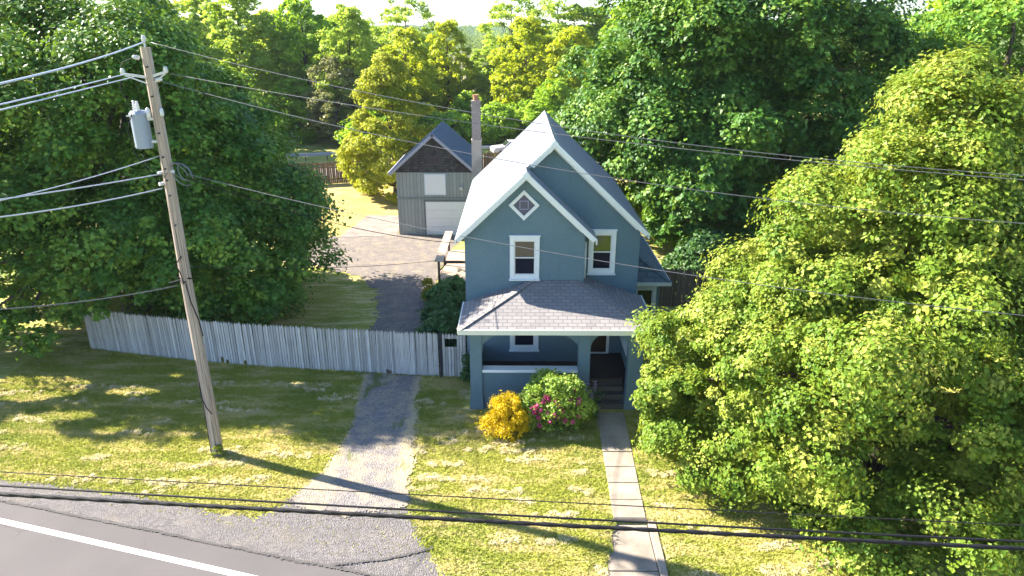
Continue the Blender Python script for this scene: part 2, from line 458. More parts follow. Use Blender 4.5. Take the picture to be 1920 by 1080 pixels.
# ------------------------------------------------------------------ trees
def crown_lobes(rs, prof, rx, ry, z0, z1, n, lr):
    """lobe centres spread over an envelope given by prof [(t, r)]"""
    tt = np.array([p[0] for p in prof]); rr = np.array([p[1] for p in prof])
    ts = np.linspace(0, 1, 200); w = np.interp(ts, tt, rr) + .12
    cdf = np.cumsum(w); cdf /= cdf[-1]
    t = np.interp((np.arange(n) + .5) / n, cdf, ts) + rs.randn(n) * .012
    t = np.clip(t, .0, 1)
    ang = np.arange(n) * 2.39996 + rs.randn(n) * .22
    rad = np.interp(t, tt, rr) * rs.uniform(.70, .99, n)
    lrad = lr * rs.uniform(.65, 1.35, n)
    # keep lobes inside the envelope
    fx = np.maximum(rx * rad - lrad * .55, 0); fy = np.maximum(ry * rad - lrad * .55, 0)
    C = np.stack([np.cos(ang) * fx, np.sin(ang) * fy, z0 + t * (z1 - z0)], 1)
    C[:, 2] = np.minimum(C[:, 2], z1 - lrad * .6); C[:, 2] = np.maximum(C[:, 2], z0 + lrad * .35)
    C[:, 2] += rs.randn(n) * .15
    return C, lrad

def sub_lobes(rs, C, Lr, k, frac=.46):
    o = unit(C - np.array([0, 0, C[:, 2].mean() - 1.5]))
    i = np.repeat(np.arange(len(C)), k)
    d = unit(rs.randn(len(i), 3) * .85 + o[i] * .75 + np.array([0, 0, .30]))
    r = Lr[i] * frac * rs.uniform(.6, 1.4, len(i))
    return C[i] + d * (Lr[i] * rs.uniform(.55, 1.02, len(i)))[:, None] * np.array([1, 1, .9]), r

def crown_leaves(rs, C, Lr, n, size, clump_r=.3, clumps_per=26, up=.55, out=.6, rand=.55, fill=.10, flat=.6, sag=.25, axis=(0, 0)):
    w = Lr ** 2; w = w / w.sum()
    nc = int(len(C) * clumps_per)
    li = rs.choice(len(C), nc, p=w)
    centre = C.mean(0)
    o = C[li] - np.array([axis[0], axis[1], centre[2] - 1]); o = unit(o)
    d = unit(rs.randn(nc, 3) + .75 * o + np.array([0, 0, .45]))
    cc = C[li] + d * (Lr[li] * rs.uniform(.70, 1.10, nc))[:, None] * np.array([1, 1, .82])
    # drop clumps that sit deep inside other lobes
    keep = np.ones(nc, bool)
    for s in range(0, nc, 4000):
        q = cc[s:s + 4000]
        dist = np.linalg.norm(q[:, None] - C[None], axis=2) / Lr[None]
        dist[np.arange(len(q)), li[s:s + 4000]] = 9
        keep[s:s + 4000] = (dist < .62).sum(1) == 0
    keep |= rs.rand(nc) < fill
    cc, d, li = cc[keep], d[keep], li[keep]; nc = len(cc)
    crad = clump_r * Lr[li] * rs.uniform(.6, 1.4, nc)
    ctint = rs.rand(nc)
    k = rs.randint(0, nc, n)
    g = rs.randn(n, 3) * .62; g = g / np.maximum(1, np.linalg.norm(g, axis=1, keepdims=True) / 1.25)
    off = g * crad[k][:, None] * np.array([1, 1, flat])
    off[:, 2] -= sag * (off[:, 0] ** 2 + off[:, 1] ** 2) / np.maximum(crad[k], .05)
    pos = cc[k] + off
    nrm = unit(out * d[k] + np.array([0, 0, up]) + .5 * unit(off) + rand * rs.randn(n, 3))
    V, F = leaf_quads(rs, pos, nrm, size)
    tint = np.clip(.62 * ctint[k] + .38 * rs.rand(n), 0, 1)
    return V, F, tint

def trunk_mesh(rs, h, r, C, Lr, nl=14, lean=(0, 0), fork=.35):
    m = MB()
    pts = []; rad = []
    N = 9
    wob = rs.randn(N + 1, 2) * r * .35
    for i in range(N + 1):
        t = i / N
        pts.append((lean[0] * t + wob[i, 0] * min(1, t * 3), lean[1] * t + wob[i, 1] * min(1, t * 3), -.1 + (h + .1) * t))
        rad.append(r * (1.35 if i == 0 else 1.0) * (1 - .78 * t ** 1.1))
    m.tube(pts, rad, 10)
    idx = rs.choice(len(C), min(nl, len(C)), replace=False)
    for j in idx:
        tgt = C[j]; t0 = np.clip(fork + rs.rand() * .45, .12, .9); t0 = min(t0, max(.12, (tgt[2] - .4) / max(h, .1)))
        b = np.array([np.interp(t0, np.linspace(0, 1, N + 1), [p[a] for p in pts]) for a in range(3)])
        r0 = r * (1 - .78 * t0) * .55
        mid = b * .45 + tgt * .55; mid[2] += .12 * np.linalg.norm(tgt - b)
        q = [b, b * .75 + mid * .25 + rs.randn(3) * .05, mid + rs.randn(3) * .12, mid * .4 + tgt * .6 + rs.randn(3) * .1, tgt]
        m.tube(q, [r0, r0 * .8, r0 * .55, r0 * .35, r0 * .15], 6)
        for _ in range(3):
            a = q[rs.randint(1, 4)]; e = np.array(a) + unit(rs.randn(3) + np.array([0, 0, .5])) * Lr[j] * rs.uniform(.5, 1.1)
            mm = (np.array(a) + e) / 2 + rs.randn(3) * .08
            m.tube([a, mm, e], [r0 * .3, r0 * .2, r0 * .06], 4)
    return m

ROUND = [(0, .55), (.12, .85), (.3, 1.), (.5, .97), (.7, .80), (.86, .52), (1, .12)]
CONE = [(0, .62), (.10, .90), (.24, 1.), (.42, .88), (.6, .66), (.8, .40), (1, .06)]
TALL = [(0, .35), (.2, .75), (.45, 1.), (.7, .85), (.88, .5), (1, .12)]

def make_tree(name, label, loc, rx, ry, z0, z1, n_lobes, lr, n_leaves, leaf, mat, seed, prof=ROUND, trunk_r=.3, bark='bark', group=None, cat='tree', rz=0., nl=14, trunk_h=None, extra=None, sub=0, inner=0, gaps=None, clear=None, **kw):
    rs = np.random.RandomState(seed)
    root = empty(name, loc, rz)
    C, Lr = crown_lobes(rs, prof, rx, ry, z0, z1, n_lobes, lr)
    if clear is not None:      # keep boughs off the fence
        m_ = C[:, 1] < clear[0]; C[m_, 2] = np.maximum(C[m_, 2], clear[1] + Lr[m_] * 1.25)
    if extra is not None:
        C = np.vstack([C, np.array([e[:3] for e in extra])]); Lr = np.append(Lr, [e[3] for e in extra])
    if inner:
        q = unit(rs.randn(inner, 3)) * (rs.rand(inner, 1) ** .5) * .62
        C = np.vstack([C, q * np.array([rx, ry, (z1 - z0) / 2]) + np.array([0, 0, z0 + (z1 - z0) * .44])]); Lr = np.append(Lr, np.full(inner, lr * 1.1))
    SC, SR = sub_lobes(rs, C, Lr, sub) if sub else (C, Lr)
    V, F, tint = crown_leaves(rs, SC, SR, n_leaves, leaf, **kw)
    lo = V[:, 2].reshape(-1, 4).min(1) > .04
    if gaps:       # openings in the crown that let the sun through
        q = V.reshape(-1, 4, 3).mean(1) + np.array(loc); k = q[:, 2] / math.tan(SUN_EL)
        hx, hy = q[:, 0] + k * math.cos(SUN_AZ), q[:, 1] + k * math.sin(SUN_AZ)
        for gx, gy, ax, ay in gaps:
            wob = 1 + .3 * smooth_noise(hx, hy, 2.2, 17)
            lo &= ~((((hx - gx) / ax) ** 2 + ((hy - gy) / ay) ** 2 < wob) & (rs.rand(len(lo)) < .97))
    np_mesh('crown', V, F[lo], M[mat], root, tint[lo])
    h = trunk_h or (z0 + (z1 - z0) * .86)
    trunk_mesh(rs, h, trunk_r, C, Lr, nl).build('trunk', M[bark], root, smooth=True)
    tag(root, label, cat, group)
    return root

def make_shrub(name, label, loc, rx, ry, h, n_lobes, lr, n, leaf, mat, seed, prof=ROUND, cat='shrub', group=None, stem=True, sub=0, **kw):
    rs = np.random.RandomState(seed)
    root = empty(name, loc)
    C, Lr = crown_lobes(rs, prof, rx, ry, .08, h, n_lobes, lr)
    SC, SR = sub_lobes(rs, C, Lr, sub, .52) if sub else (C, Lr)
    V, F, tint = crown_leaves(rs, SC, SR, n, leaf, **kw)
    lo = V[:, 2].reshape(-1, 4).min(1) > .015
    np_mesh('foliage', V, F[lo], M[mat], root, tint[lo])
    if stem:
        m = MB()
        for j in range(min(7, n_lobes)):
            c = C[rs.randint(len(C))]
            m.tube([(c[0] * .15, c[1] * .15, -.03), c * np.array([.5, .5, .55]), c], [.03, .022, .008], 5)
        m.build('stem', M['bark'], root, smooth=True)
    tag(root, label, cat, group)
    return root, C, Lr

# ================================================================== SETTING
def build_ground():
    def axis(lo, hi, fine, a, b):
        x = list(np.arange(a, b + 1e-6, fine)); st = fine
        l = [a]; 
        while l[-1] > lo: st *= 1.22; l.append(l[-1] - st)
        st = fine; r_ = [x[-1]]
        while r_[-1] < hi: st *= 1.22; r_.append(r_[-1] + st)
        return np.array(l[:0:-1] + x + r_[1:])
    X = axis(-1300, 1300, .16, -22, 14); Y = axis(-400, 1050, .16, 9, 26)
    gx, gy = np.meshgrid(X, Y)
    z = gz(gx, gy)
    n = len(X); m = len(Y)
    V = np.stack([gx, gy, z], 2).reshape(-1, 3)
    i = np.arange(m - 1)[:, None] * n + np.arange(n - 1)[None]
    F = np.stack([i, i + 1, i + n + 1, i + n], 2).reshape(-1, 4)
    tag(np_mesh('ground', V, F, M['lawn'], smooth=True), kind='structure')
build_ground()

def in_poly(px, py, poly):
    c = np.zeros(px.shape, bool); n = len(poly)
    for i in range(n):
        x1, y1 = poly[i]; x2, y2 = poly[(i + 1) % n]
        cond = (y1 > py) != (y2 > py)
        with np.errstate(divide='ignore', invalid='ignore'):
            xi = (x2 - x1) * (py - y1) / (y2 - y1 + 1e-12) + x1
        c ^= cond & (px < xi)
    return c

def sheet(name, poly, mat, off=.012, res=.08, rough=.18, seed=1, kind='structure'):
    P = np.array(poly); lo = P.min(0) - .3; hi = P.max(0) + .3
    xs = np.arange(lo[0], hi[0], res); ys = np.arange(lo[1], hi[1], res)
    gx, gy = np.meshgrid(xs, ys)
    cx, cy = gx[:-1, :-1] + res / 2, gy[:-1, :-1] + res / 2
    dx = smooth_noise(cx, cy, 5., seed) * rough; dy = smooth_noise(cx, cy, 5., seed + 9) * rough
    jt = np.random.RandomState(seed).randn(2, *cx.shape) * rough * .42
    mask = in_poly(cx + dx + jt[0], cy + dy + jt[1], poly)
    n = len(xs); i = np.arange(len(ys) - 1)[:, None] * n + np.arange(n - 1)[None]
    F = np.stack([i, i + 1, i + n + 1, i + n], 2)[mask]
    used, inv = np.unique(F.ravel(), return_inverse=True)
    V = np.stack([gx.ravel(), gy.ravel(), gz(gx, gy).ravel() + off], 1)[used]
    return tag(np_mesh(name, V, inv.reshape(-1, 4), M[mat], smooth=True), kind=kind)

DRIVE = [(-5.75, 22.75), (-3.55, 22.66), (-3.45, 20.5), (-3.2, 18.6), (-3.05, 16.9), (-2.98, 15.1), (-4.5, 14.85), (-6.0, 15.2), (-6.25, 15.55), (-5.75, 16.2), (-5.45, 18.2), (-5.4, 19.6)]
SHOULDER = [(-30, 20.6), (-24, 19.0), (-19, 17.75), (-14.9, 16.45), (-12, 16.0), (-9.9, 15.55), (-8.0, 15.0), (-7.0, 14.85), (-6.35, 15.35), (-5.6, 15.7), (-3.0, 15.45), (-2.75, 14.5), (-1.85, 12.95), (-.6, 12.35), (0.5, 12.2), (3.2, 11.45), (10, 9.7), (14, 8.7), (14, 7.9), (-4.7, 12.6), (-14.3, 15.0), (-30, 18.9)]
sheet('road_shoulder', SHOULDER, 'shoulder', .010, .055, .16, 3)
sheet('driveway', DRIVE, 'gravel', .028, .045, .12, 5)
YARD = [(-5.9, 22.6), (-3.3, 22.55), (-3.5, 25), (-3.9, 28.5), (-4.1, 33), (-3.6, 41.4), (-7.6, 41.6), (-11.6, 41.0), (-14.5, 39), (-14, 36), (-11, 35.2), (-8.2, 33.6), (-6.9, 31.5), (-6.3, 28)]
sheet('back_driveway', YARD, 'yard', .016, .15, .25, 7)
PAD = [(-11.1, 40.9), (-7.62, 41.2), (-7.62, 46.3), (-10.4, 46.3)]
sheet('parking_pad', PAD, 'pad', .030, .12, .06, 8)

# road, its edge line and the dirty seam along it
def strip(name, pts0, w, mat, z, ext=200):
    (x0, y0), (x1, y1) = pts0
    d = np.array([x1 - x0, y1 - y0]); d /= np.linalg.norm(d); nrm = np.array([d[1], -d[0]])   # towards the camera
    a = np.array([x0, y0]) - d * ext; b = np.array([x1, y1]) + d * ext
    V = []; N = 240
    for k in range(N + 1):
        p = a + (b - a) * k / N
        V += [(*p, z), (*(p + nrm * w), z)]
    F = np.array([(2 * k, 2 * k + 1, 2 * k + 3, 2 * k + 2) for k in range(N)])
    return tag(np_mesh(name, np.array(V), F, M[mat], smooth=True), kind='structure')
EDGE = [(-14.31, 15.47), (-4.77, 13.08)]
strip('road', EDGE, 9.0, 'asphalt', -.134)
LINE = [(-13.84, 14.80), (-6.78, 12.93)]
strip('road_marking', LINE, .165, 'paint', -.129)
# worn dark seam where asphalt meets gravel
sheet('road_edge_seam', [(-30, 19.46), (-14.3, 15.55), (-4.7, 13.16), (8, 9.98), (8, 9.90), (-4.7, 13.07), (-14.3, 15.47), (-30, 19.38)], 'seal', .033, .03, .03, 4)
sheet('asphalt_patch_edge', [(-4.55, 13.15), (-3.3, 13.35), (-2.1, 13.75), (-2.1, 13.68), (-3.3, 13.28), (-4.5, 13.08)], 'seal', .038, .03, .035, 6)

# the paved path: slabs with open joints and one step down near the road
def build_walk():
    m = MB(); y = 20.02; rs = np.random.RandomState(3)
    for k in range(7):
        L = .76; y1 = y - L + .03
        def xl(yy): return 2.68 - (20 - yy) * .022
        def xr(yy): return 3.60 - (20 - yy) * .036
        zt = .035 + rs.uniform(-.008, .008); t = rs.uniform(-.006, .006)
        m.hexa([(xl(y1), y1, -.15), (xr(y1), y1, -.15), (xr(y), y, -.15), (xl(y), y, -.15),
                (xl(y1), y1, zt), (xr(y1), y1, zt + t), (xr(y), y, zt + t), (xl(y), y, zt)])
        y -= L
    m.hexa([(2.53, y - .02, -.3), (3.43, y - .02, -.3), (3.43, y + .2, -.3), (2.53, y + .2, -.3), (2.53, y - .02, .032), (3.43, y - .02, .032), (3.43, y + .0, .032), (2.53, y + .0, .032)])
    yb = y - .03
    for a, b in ((yb, 13.0), (12.97, 11.3)):
        f = lambda yy: 2.53 - (yb - yy) * .20
        g = lambda yy: 3.43 - (yb - yy) * .01
        m.hexa([(f(b), b, -.35), (g(b), b, -.35), (g(a), a, -.35), (f(a), a, -.35), (f(b), b, -.112), (g(b), b, -.112), (g(a), a, -.118), (f(a), a, -.118)])
    m.hexa([(3.41, 11.3, -.35), (3.57, 11.3, -.35), (3.66, 15.0, -.35), (3.455, 15.0, -.35), (3.41, 11.3, -.06), (3.57, 11.3, -.06), (3.66, 15.0, -.01), (3.455, 15.0, -.01)])
    tag(m.build('path', M['concrete'], bevel=.012), kind='structure')
build_walk()

# highway behind the back fence
strip('back_road', [(-12, 66.5), (30, 76.5)], 5.5, 'backroad', .012, 160)

# far hills
def build_hills():
    xs = np.linspace(-1500, 1500, 600); ys = np.array([420, 480, 540, 610, 690, 770, 850, 930, 1010, 1100.])
    hs = np.array([0, 2, 5, 9, 14, 18, 21, 23, 18, 5.])
    gx, gy = np.meshgrid(xs, ys); hz = np.repeat(hs[:, None], len(xs), 1)
    hz = hz * (.85 + .25 * smooth_noise(gx, gy, .004, 2)) + np.random.RandomState(2).rand(*hz.shape) * 3.5 * (hz > 1)
    V = np.stack([gx, gy, hz - .5], 2).reshape(-1, 3); n = len(xs)
    i = np.arange(len(ys) - 1)[:, None] * n + np.arange(n - 1)[None]
    F = np.stack([i, i + 1, i + n + 1, i + n], 2).reshape(-1, 4)
    t = NT('wooded_hill'); P = t.obj((.02, .02, .05))
    c = t.ramp(t.noise(P, 2.2, 6, .7), (.3, (.055, .10, .05)), (.7, (.11, .17, .07)))
    m = t.surf(c, 1., t.bump(t.noise(P, 5, 5, .7), 6., 1.), .0)
    tag(np_mesh('hills', V, F, m, smooth=True), kind='structure')
build_hills()

# ================================================================== HOUSE
def rect_window(parent, x0, x1, z0, z1, y, trim=.13, proud=.055, name='window', mode='dh', axis='y', pane='glass', sill=True):
    """a framed double-hung window on a wall facing -y whose face is at y"""
    m = MB(); yo = y - proud; yi = y + .02
    m.box(x0, x0 + trim, yo, yi, z0, z1); m.box(x1 - trim, x1, yo, yi, z0, z1)
    m.box(x0 + trim, x1 - trim, yo, yi, z1 - trim, z1); m.box(x0 + trim, x1 - trim, yo, yi, z0, z0 + trim)
    m.box(x0 - .03, x1 + .03, yo - .02, yi, z1 + .002, z1 + .05)
    if sill: m.box(x0 - .03, x1 + .03, yo - .05, yi, z0 - .05, z0 - .002)
    w = m.build(name, M['white'], parent, bevel=.006)
    a0, a1, b0, b1 = x0 + trim, x1 - trim, z0 + trim, z1 - trim
    s = MB(); zm = (b0 + b1) / 2; t = .035
    for c0, c1, yy in ((b0, zm + .02, y - .018), (zm - .02, b1, y - .008)):
        s.box(a0, a0 + t, yy, y + .02, c0, c1); s.box(a1 - t, a1, yy, y + .02, c0, c1)
        s.box(a0 + t, a1 - t, yy, y + .02, c0, c0 + t); s.box(a0 + t, a1 - t, yy, y + .02, c1 - t, c1)
    s.build('sash', M['sash'], w)
    p = MB()
    p.box(a0 + t, a1 - t, y - .004, y + .02, b0 + t, zm - .02 + .002, 0)
    p.box(a0 + t, a1 - t, y - .0035, y + .02, zm + .02 + .015, b1 - t, 1)
    p.build('pane', [M['screen'], M[pane]], w)
    return w

EX0, EX1 = -2.08, 4.56                 # eaves of the wide gable
CX = 1.24; EZ = 5.50; AZ = 8.65; SL = (AZ - EZ) / (CX - EX0)
def zroof(x): return AZ - SL * abs(x - CX)
NX = .30; NZ = zroof(NX); NE = 2 * NX - EX0      # narrow gable apex and its right eave
YN, YW, YB = 22.40, 23.10, 31.45                 # narrow wall, wide wall, back wall
RN, RW, RB = 22.05, 22.78, 31.95                 # rake lines
TH = .11

def build_house():
    H = empty('house', (0, 0, 0))
    tag(H, 'blue-grey stucco house with a pale metal double gable roof and a front porch', 'house')
    XL, XR, XN = -1.80, 4.32, 2.32
    d = TH / math.cos(math.atan(SL)) + .01
    w = MB()
    zl = zroof(XL) - d
    # narrow front (no back face)
    w.prism([(XL, YN, 0), (XN, YN, 0), (XN, YN, zroof(2 * NX - XN) - d), (NX, YN, NZ - d), (XL, YN, zl)], (0, YW - YN, 0), caps=(True, False))
    w.prism([(XL, YW, 0), (XR, YW, 0), (XR, YW, zroof(XR) - d), (CX, YW, AZ - d), (XL, YW, zl)], (0, YB - YW, 0))
    w.build('wall', M['stucco'], H)
    # rear single-storey part
    w = MB(); w.prism([(-1.70, YB + .01, 0), (3.9, YB + .01, 0), (3.9, YB + .01, 2.7), (1.1, YB + .01, 4.2), (-1.70, YB + .01, 2.7)], (0, 5.2, 0))
    w.build('rear_wall', M['stucco'], H)
    w = MB()
    for sx in (-1, 1):
        xe = 1.1 + sx * 3.15
        w.prism([(1.1, YB + .02, 4.21), (xe, YB + .02, 4.21 - .536 * 3.15), (xe, YB + .02, 4.31 - .536 * 3.15), (1.1, YB + .02, 4.31)], (0, 5.5, 0))
    w.build('rear_roof', M['roof'], H)

    # roof: slabs in each slope
    r = MB()
    nl = Vector((-SL, 0, 1)).normalized() * TH; nr = Vector((SL, 0, 1)).normalized() * TH
    L = [(EX0, RN), (NX, RN), (NX, RW), (CX, RW), (CX, RB), (EX0, RB)]
    r.prism([Vector((x, y, zroof(x))) - nl for x, y in L], nl)
    r.prism([Vector((x, y, zroof(x))) - nr for x, y in ((CX, RW), (EX1, RW), (EX1, RB), (CX, RB))], nr)
    zz = lambda x: NZ - SL * (x - NX)
    r.prism([Vector((x, y, zz(x))) - nr for x, y in ((NX, RN), (NE, RN), (NE, YW - .004), (NX, YW - .004))], nr)
    # standing seams and ridge caps
    k = RN + .30
    while k < RB - .1:
        top = NX if k < RW + .03 else CX
        a = Vector((EX0 + .01, k, zroof(EX0 + .01) + .008)); b = Vector((top, k, zroof(top) + .008)); r.beam(a, b, .025, .026)
        if k > RW + .05:
            r.beam((CX, k, AZ + .008), (EX1 - .01, k, zroof(EX1 - .01) + .008), .025, .026)
        k += .42
    r.beam((NX, RN + .35, NZ + .008), (NE - .01, RN + .35, zz(NE - .01) + .008), .025, .026)
    r.beam((NX, RN + .75, NZ + .008), (NE - .01, RN + .75, zz(NE - .01) + .008), .025, .026)
    for xa, za, ya, yb in ((CX, AZ, RW - .005, RB + .005), (NX, NZ, RN - .005, RW)):
        for s in (-1, 1):
            r.beam((xa, ya, za + .012), (xa, yb, za + .012), .012, .03)
            dv = Vector((s * .16, 0, -.16 * SL))
            a = Vector((xa, ya, za + .022))
            r.add([a, a + dv, a + dv + Vector((0, yb - ya, 0)), a + Vector((0, yb - ya, 0))], [(0, 1, 2, 3)])
    R_ = r.build('roof', M['roof'], H)

    # barge boards and friezes
    t = MB()
    def rake(x0, z0, x1, z1, y, dy, h, off):
        a = Vector((x0, y, z0)); b = Vector((x1, y, z1)); dv = (b - a).normalized()
        n = Vector((-dv.z, 0, dv.x)); n = n if n.z > 0 else -n
        p = [a - n * off, b - n * off, b - n * (off + h), a - n * (off + h)]
        t.prism(p, (0, dy, 0))
    for (xa, za, xe, y) in ((NX, NZ, EX0, RN), (NX, NZ, NE, RN), (CX, AZ, EX1, RW), (CX, AZ, NX + .12, RW)):
        ze = za - SL * abs(xe - xa)
        rake(xa, za, xe, ze, y - .022, .05, .17, .012)
        rake(xa, za - .02, xe, ze - .02, y - .045, .022, .075, .0)
    for (xa, za, xe, y) in ((NX, NZ, -1.83, YN), (NX, NZ, XN + .05, YN), (CX, AZ, XR + .03, YW), (CX, AZ, NX + .6, YW)):
        ze = za - SL * abs(xe - xa)
        rake(xa, za, xe, ze, y - .03, .027, .12, .13)
    for xa, za, y in ((NX, NZ, RN), (CX, AZ, RW)):
        t.prism([(xa, y - .05, za + .03), (xa + .13, y - .05, za - .11), (xa, y - .05, za - .27), (xa - .13, y - .05, za - .11)], (0, .08, 0))
    # soffits under the rake overhang
    t.prism([(NX, RN + .03, NZ - .165), (EX0, RN + .03, EZ - .165), (EX0, RN + .03, EZ - .18), (NX, RN + .03, NZ - .18)], (0, YN - RN - .035, 0))
    t.prism([(NX, RN + .03, NZ - .165), (NE, RN + .03, EZ - .165), (NE, RN + .03, EZ - .18), (NX, RN + .03, NZ - .18)], (0, YN - RN - .035, 0))
    t.prism([(CX, RW + .03, AZ - .165), (EX1, RW + .03, EZ - .165), (EX1, RW + .03, EZ - .18), (CX, RW + .03, AZ - .18)], (0, YW - RW - .035, 0))
    t.box(EX0 - .02, EX0 + .02, RN, RB, EZ - .22, EZ - .03)
    t.box(EX1 - .02, EX1 + .02, RW, RB, EZ - .22, EZ - .03)
    t.box(NE - .02, NE + .02, RN, YW - .01, EZ - .22, EZ - .03)
    t.build('rake_trim', M['white'], H)
    # corner drain pipe in the inner corner and the left corner board
    c = MB(); c.tube([(XN + .06, YN + .30, 5.2), (XN + .06, YN + .30, 3.85)], .035, 8)
    c.build('downspout', M['white'], H, smooth=True)

    # windows
    rect_window(H, -.25, .77, 3.95, 5.48, YN, .15, pane='tan_reflect')
    rect_window(H, 2.52, 3.48, 3.92, 5.50, YW, .15, pane='reflect')
    rect_window(H, -.25, .78, 1.22, 2.72, YN, .15)
    # diamond attic window
    dc = Vector((.23, YN, 6.57)); ro, ri = .52, .37
    m = MB()
    corners = [(0, 1), (1, 0), (0, -1), (-1, 0)]
    for i in range(4):
        (ax, az), (bx, bz) = corners[i], corners[(i + 1) % 4]
        p = [dc + Vector((ax * ro, 0, az * ro)), dc + Vector((bx * ro, 0, bz * ro)), dc + Vector((bx * ri, 0, bz * ri)), dc + Vector((ax * ri, 0, az * ri))]
        m.prism([q + Vector((0, -.06, 0)) for q in p], (0, .07, 0))
    wd = m.build('attic_window', M['white'], H)
    m = MB()
    for i in range(4):
        (ax, az), (bx, bz) = corners[i], corners[(i + 1) % 4]
        a, b = Vector((ax, 0, az)) * .19, Vector((bx, 0, bz)) * .19
    q = .155
    m.box(dc.x - q, dc.x + q, YN - .02, YN + .01, dc.z + q - .03, dc.z + q); m.box(dc.x - q, dc.x + q, YN - .02, YN + .01, dc.z - q, dc.z - q + .03)
    m.box(dc.x - q, dc.x - q + .03, YN - .02, YN + .01, dc.z - q + .031, dc.z + q - .031); m.box(dc.x + q - .03, dc.x + q, YN - .02, YN + .01, dc.z - q + .031, dc.z + q - .031)
    m.build('sash', plain('lavender_frame', (.26, .27, .40), .6), wd)
    m = MB(); m.prism([dc + Vector((ax * ri, -.008, az * ri)) for ax, az in corners], (0, .015, 0)); m.build('pane', plain('attic_reflect_pane', (.085, .085, .14), .3, .3, 4, .3), wd)  # purple-grey reflection painted into the diamond pane

    # ---- porch
    px0, px1, py0 = -1.87, 4.47, 19.98; pz = 3.07; ps = .343
    zp = lambda dd: pz + ps * dd
    m = MB()
    A, B = (px0, py0), (px1, py0); run = YN - py0
    Cc, D = (px1 - run, YN - .003), (px0 + run, YN - .003)
    z_t = zp(run)
    def slab(pts):
        m.prism([Vector(p) - Vector((0, 0, .09)) for p in pts], (0, 0, .09))
    slab([(*A, pz), (*B, pz), (*Cc, z_t), (*D, z_t)])
    slab([(*A, pz), (*D, z_t), (px0, YN - .003, pz)])
    e = 2.33
    slab([(*B, pz), (px1, YW - .003, pz), (e, YW - .003, zp(px1 - e)), (e, YN - .003, zp(px1 - e)), (*Cc, z_t)])
    # hip caps
    for (a, b, za, zb) in ((A, D, pz, z_t), (B, Cc, pz, z_t)):
        m.beam((*a, za + .012), (*b, zb + .012), .22, .02)
    pr = m.build('porch_roof', M['shingle'], H)
    m = MB()
    m.box(px0 - .02, px1 + .02, py0 - .05, py0 - .006, pz - .16, pz + .01)
    m.box(px0 - .045, px0 - .004, py0 - .004, YN - .01, pz - .16, pz + .01)
    m.box(px1 + .004, px1 + .045, py0 - .004, YW - .01, pz - .16, pz + .01)
    m.box(px0, px1, py0, YN - .01, pz - .185, pz - .165)     # ceiling boards
    m.build('porch_fascia', M['cream'], H)
    # pillars, a little wider at the foot
    def pillar(x0, x1, y0=20.30, y1=20.68, name='porch_pillar'):
        q = MB(); cx, cy = (x0 + x1) / 2, (y0 + y1) / 2; hx, hy = (x1 - x0) / 2, (y1 - y0) / 2
        lv = [(-.05, 1.24), (.08, 1.20), (.55, 1.04), (1.2, 1.0), (pz - .19, 1.0)]
        for (za, sa), (zb, sb) in zip(lv[:-1], lv[1:]):
            q.hexa([(cx - hx * sa, cy - hy * sa, za), (cx + hx * sa, cy - hy * sa, za), (cx + hx * sa, cy + hy * sa, za), (cx - hx * sa, cy + hy * sa, za),
                    (cx - hx * sb, cy - hy * sb, zb), (cx + hx * sb, cy - hy * sb, zb), (cx + hx * sb, cy + hy * sb, zb), (cx - hx * sb, cy + hy * sb, zb)])
        q.build(name, M['stucco'], H)
    pillar(-1.55, -1.16); pillar(2.04, 2.42); pillar(3.68, 4.16)
    # spandrels with rounded corners
    def arch(a0, a1, fixed, thick, ztop, zs, cr, along='x'):
        q = MB(); pts = []
        n = 8
        top = ztop - .05
        for i in range(n + 1):
            an = math.pi / 2 * i / n
            pts.append((a0 + cr * (1 - math.cos(an)), zs + (top - zs) * math.sin(an)))
        right = [(a1 - (p[0] - a0), p[1]) for p in pts][::-1]
        curve = pts + right
        for (u0, v0), (u1, v1) in zip(curve[:-1], curve[1:]):
            if abs(u1 - u0) < 1e-6: continue
            if along == 'x':
                q.hexa([(u0, fixed, v0), (u1, fixed, v1), (u1, fixed + thick, v1), (u0, fixed + thick, v0), (u0, fixed, ztop), (u1, fixed, ztop), (u1, fixed + thick, ztop), (u0, fixed + thick, ztop)])
            else:
                q.hexa([(fixed, u0, v0), (fixed + thick, u0, v0), (fixed + thick, u1, v1), (fixed, u1, v1), (fixed, u0, ztop), (fixed + thick, u0, ztop), (fixed + thick, u1, ztop), (fixed, u1, ztop)])
        q.build('porch_arch', M['stucco'], H)
    zt = pz - .19
    arch(-1.158, 2.038, 20.36, .24, zt - .03, 2.22, 1.1)
    arch(2.422, 3.678, 20.36, .24, zt - .03, 2.22, .6)
    arch(20.682, YN - .002, -1.50, .24, zt, 2.42, .4, 'y')
    arch(20.682, YW - .002, 3.86, .24, zt, 2.40, .5, 'y')
    # solid railings with white caps
    for b in ((-1.158, 2.038, 20.38, 20.60), (-1.50, -1.28, 20.682, YN - .002), (3.88, 4.10, 20.682, YW - .002)):
        q = MB(); q.box(*b, -.05, 1.36); q.build('porch_railing', M['stucco'], H)
    for b in ((-1.155, 2.035, 20.31, 20.66, 1.362, 1.46), (-1.56, -1.22, 20.69, YN - .004, 1.362, 1.45), (3.82, 4.16, 20.69, YW - .004, 1.362, 1.45)):
        q = MB(); q.box(*b); q.build('railing_cap', M['cap'], H, bevel=.01)
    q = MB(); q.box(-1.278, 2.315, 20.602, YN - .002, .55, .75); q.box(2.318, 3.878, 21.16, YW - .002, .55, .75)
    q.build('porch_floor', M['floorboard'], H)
    q = MB()
    for k in range(4):
        z = .565 - .19 * k; y1 = 21.155 - .27 * k
        if k < 3: q.box(2.43, 3.67, y1 - .30, y1 - .002, z - .045, z)
        q.box(2.44, 3.66, y1 - .02, y1 - .004, z + .002, z + .145)
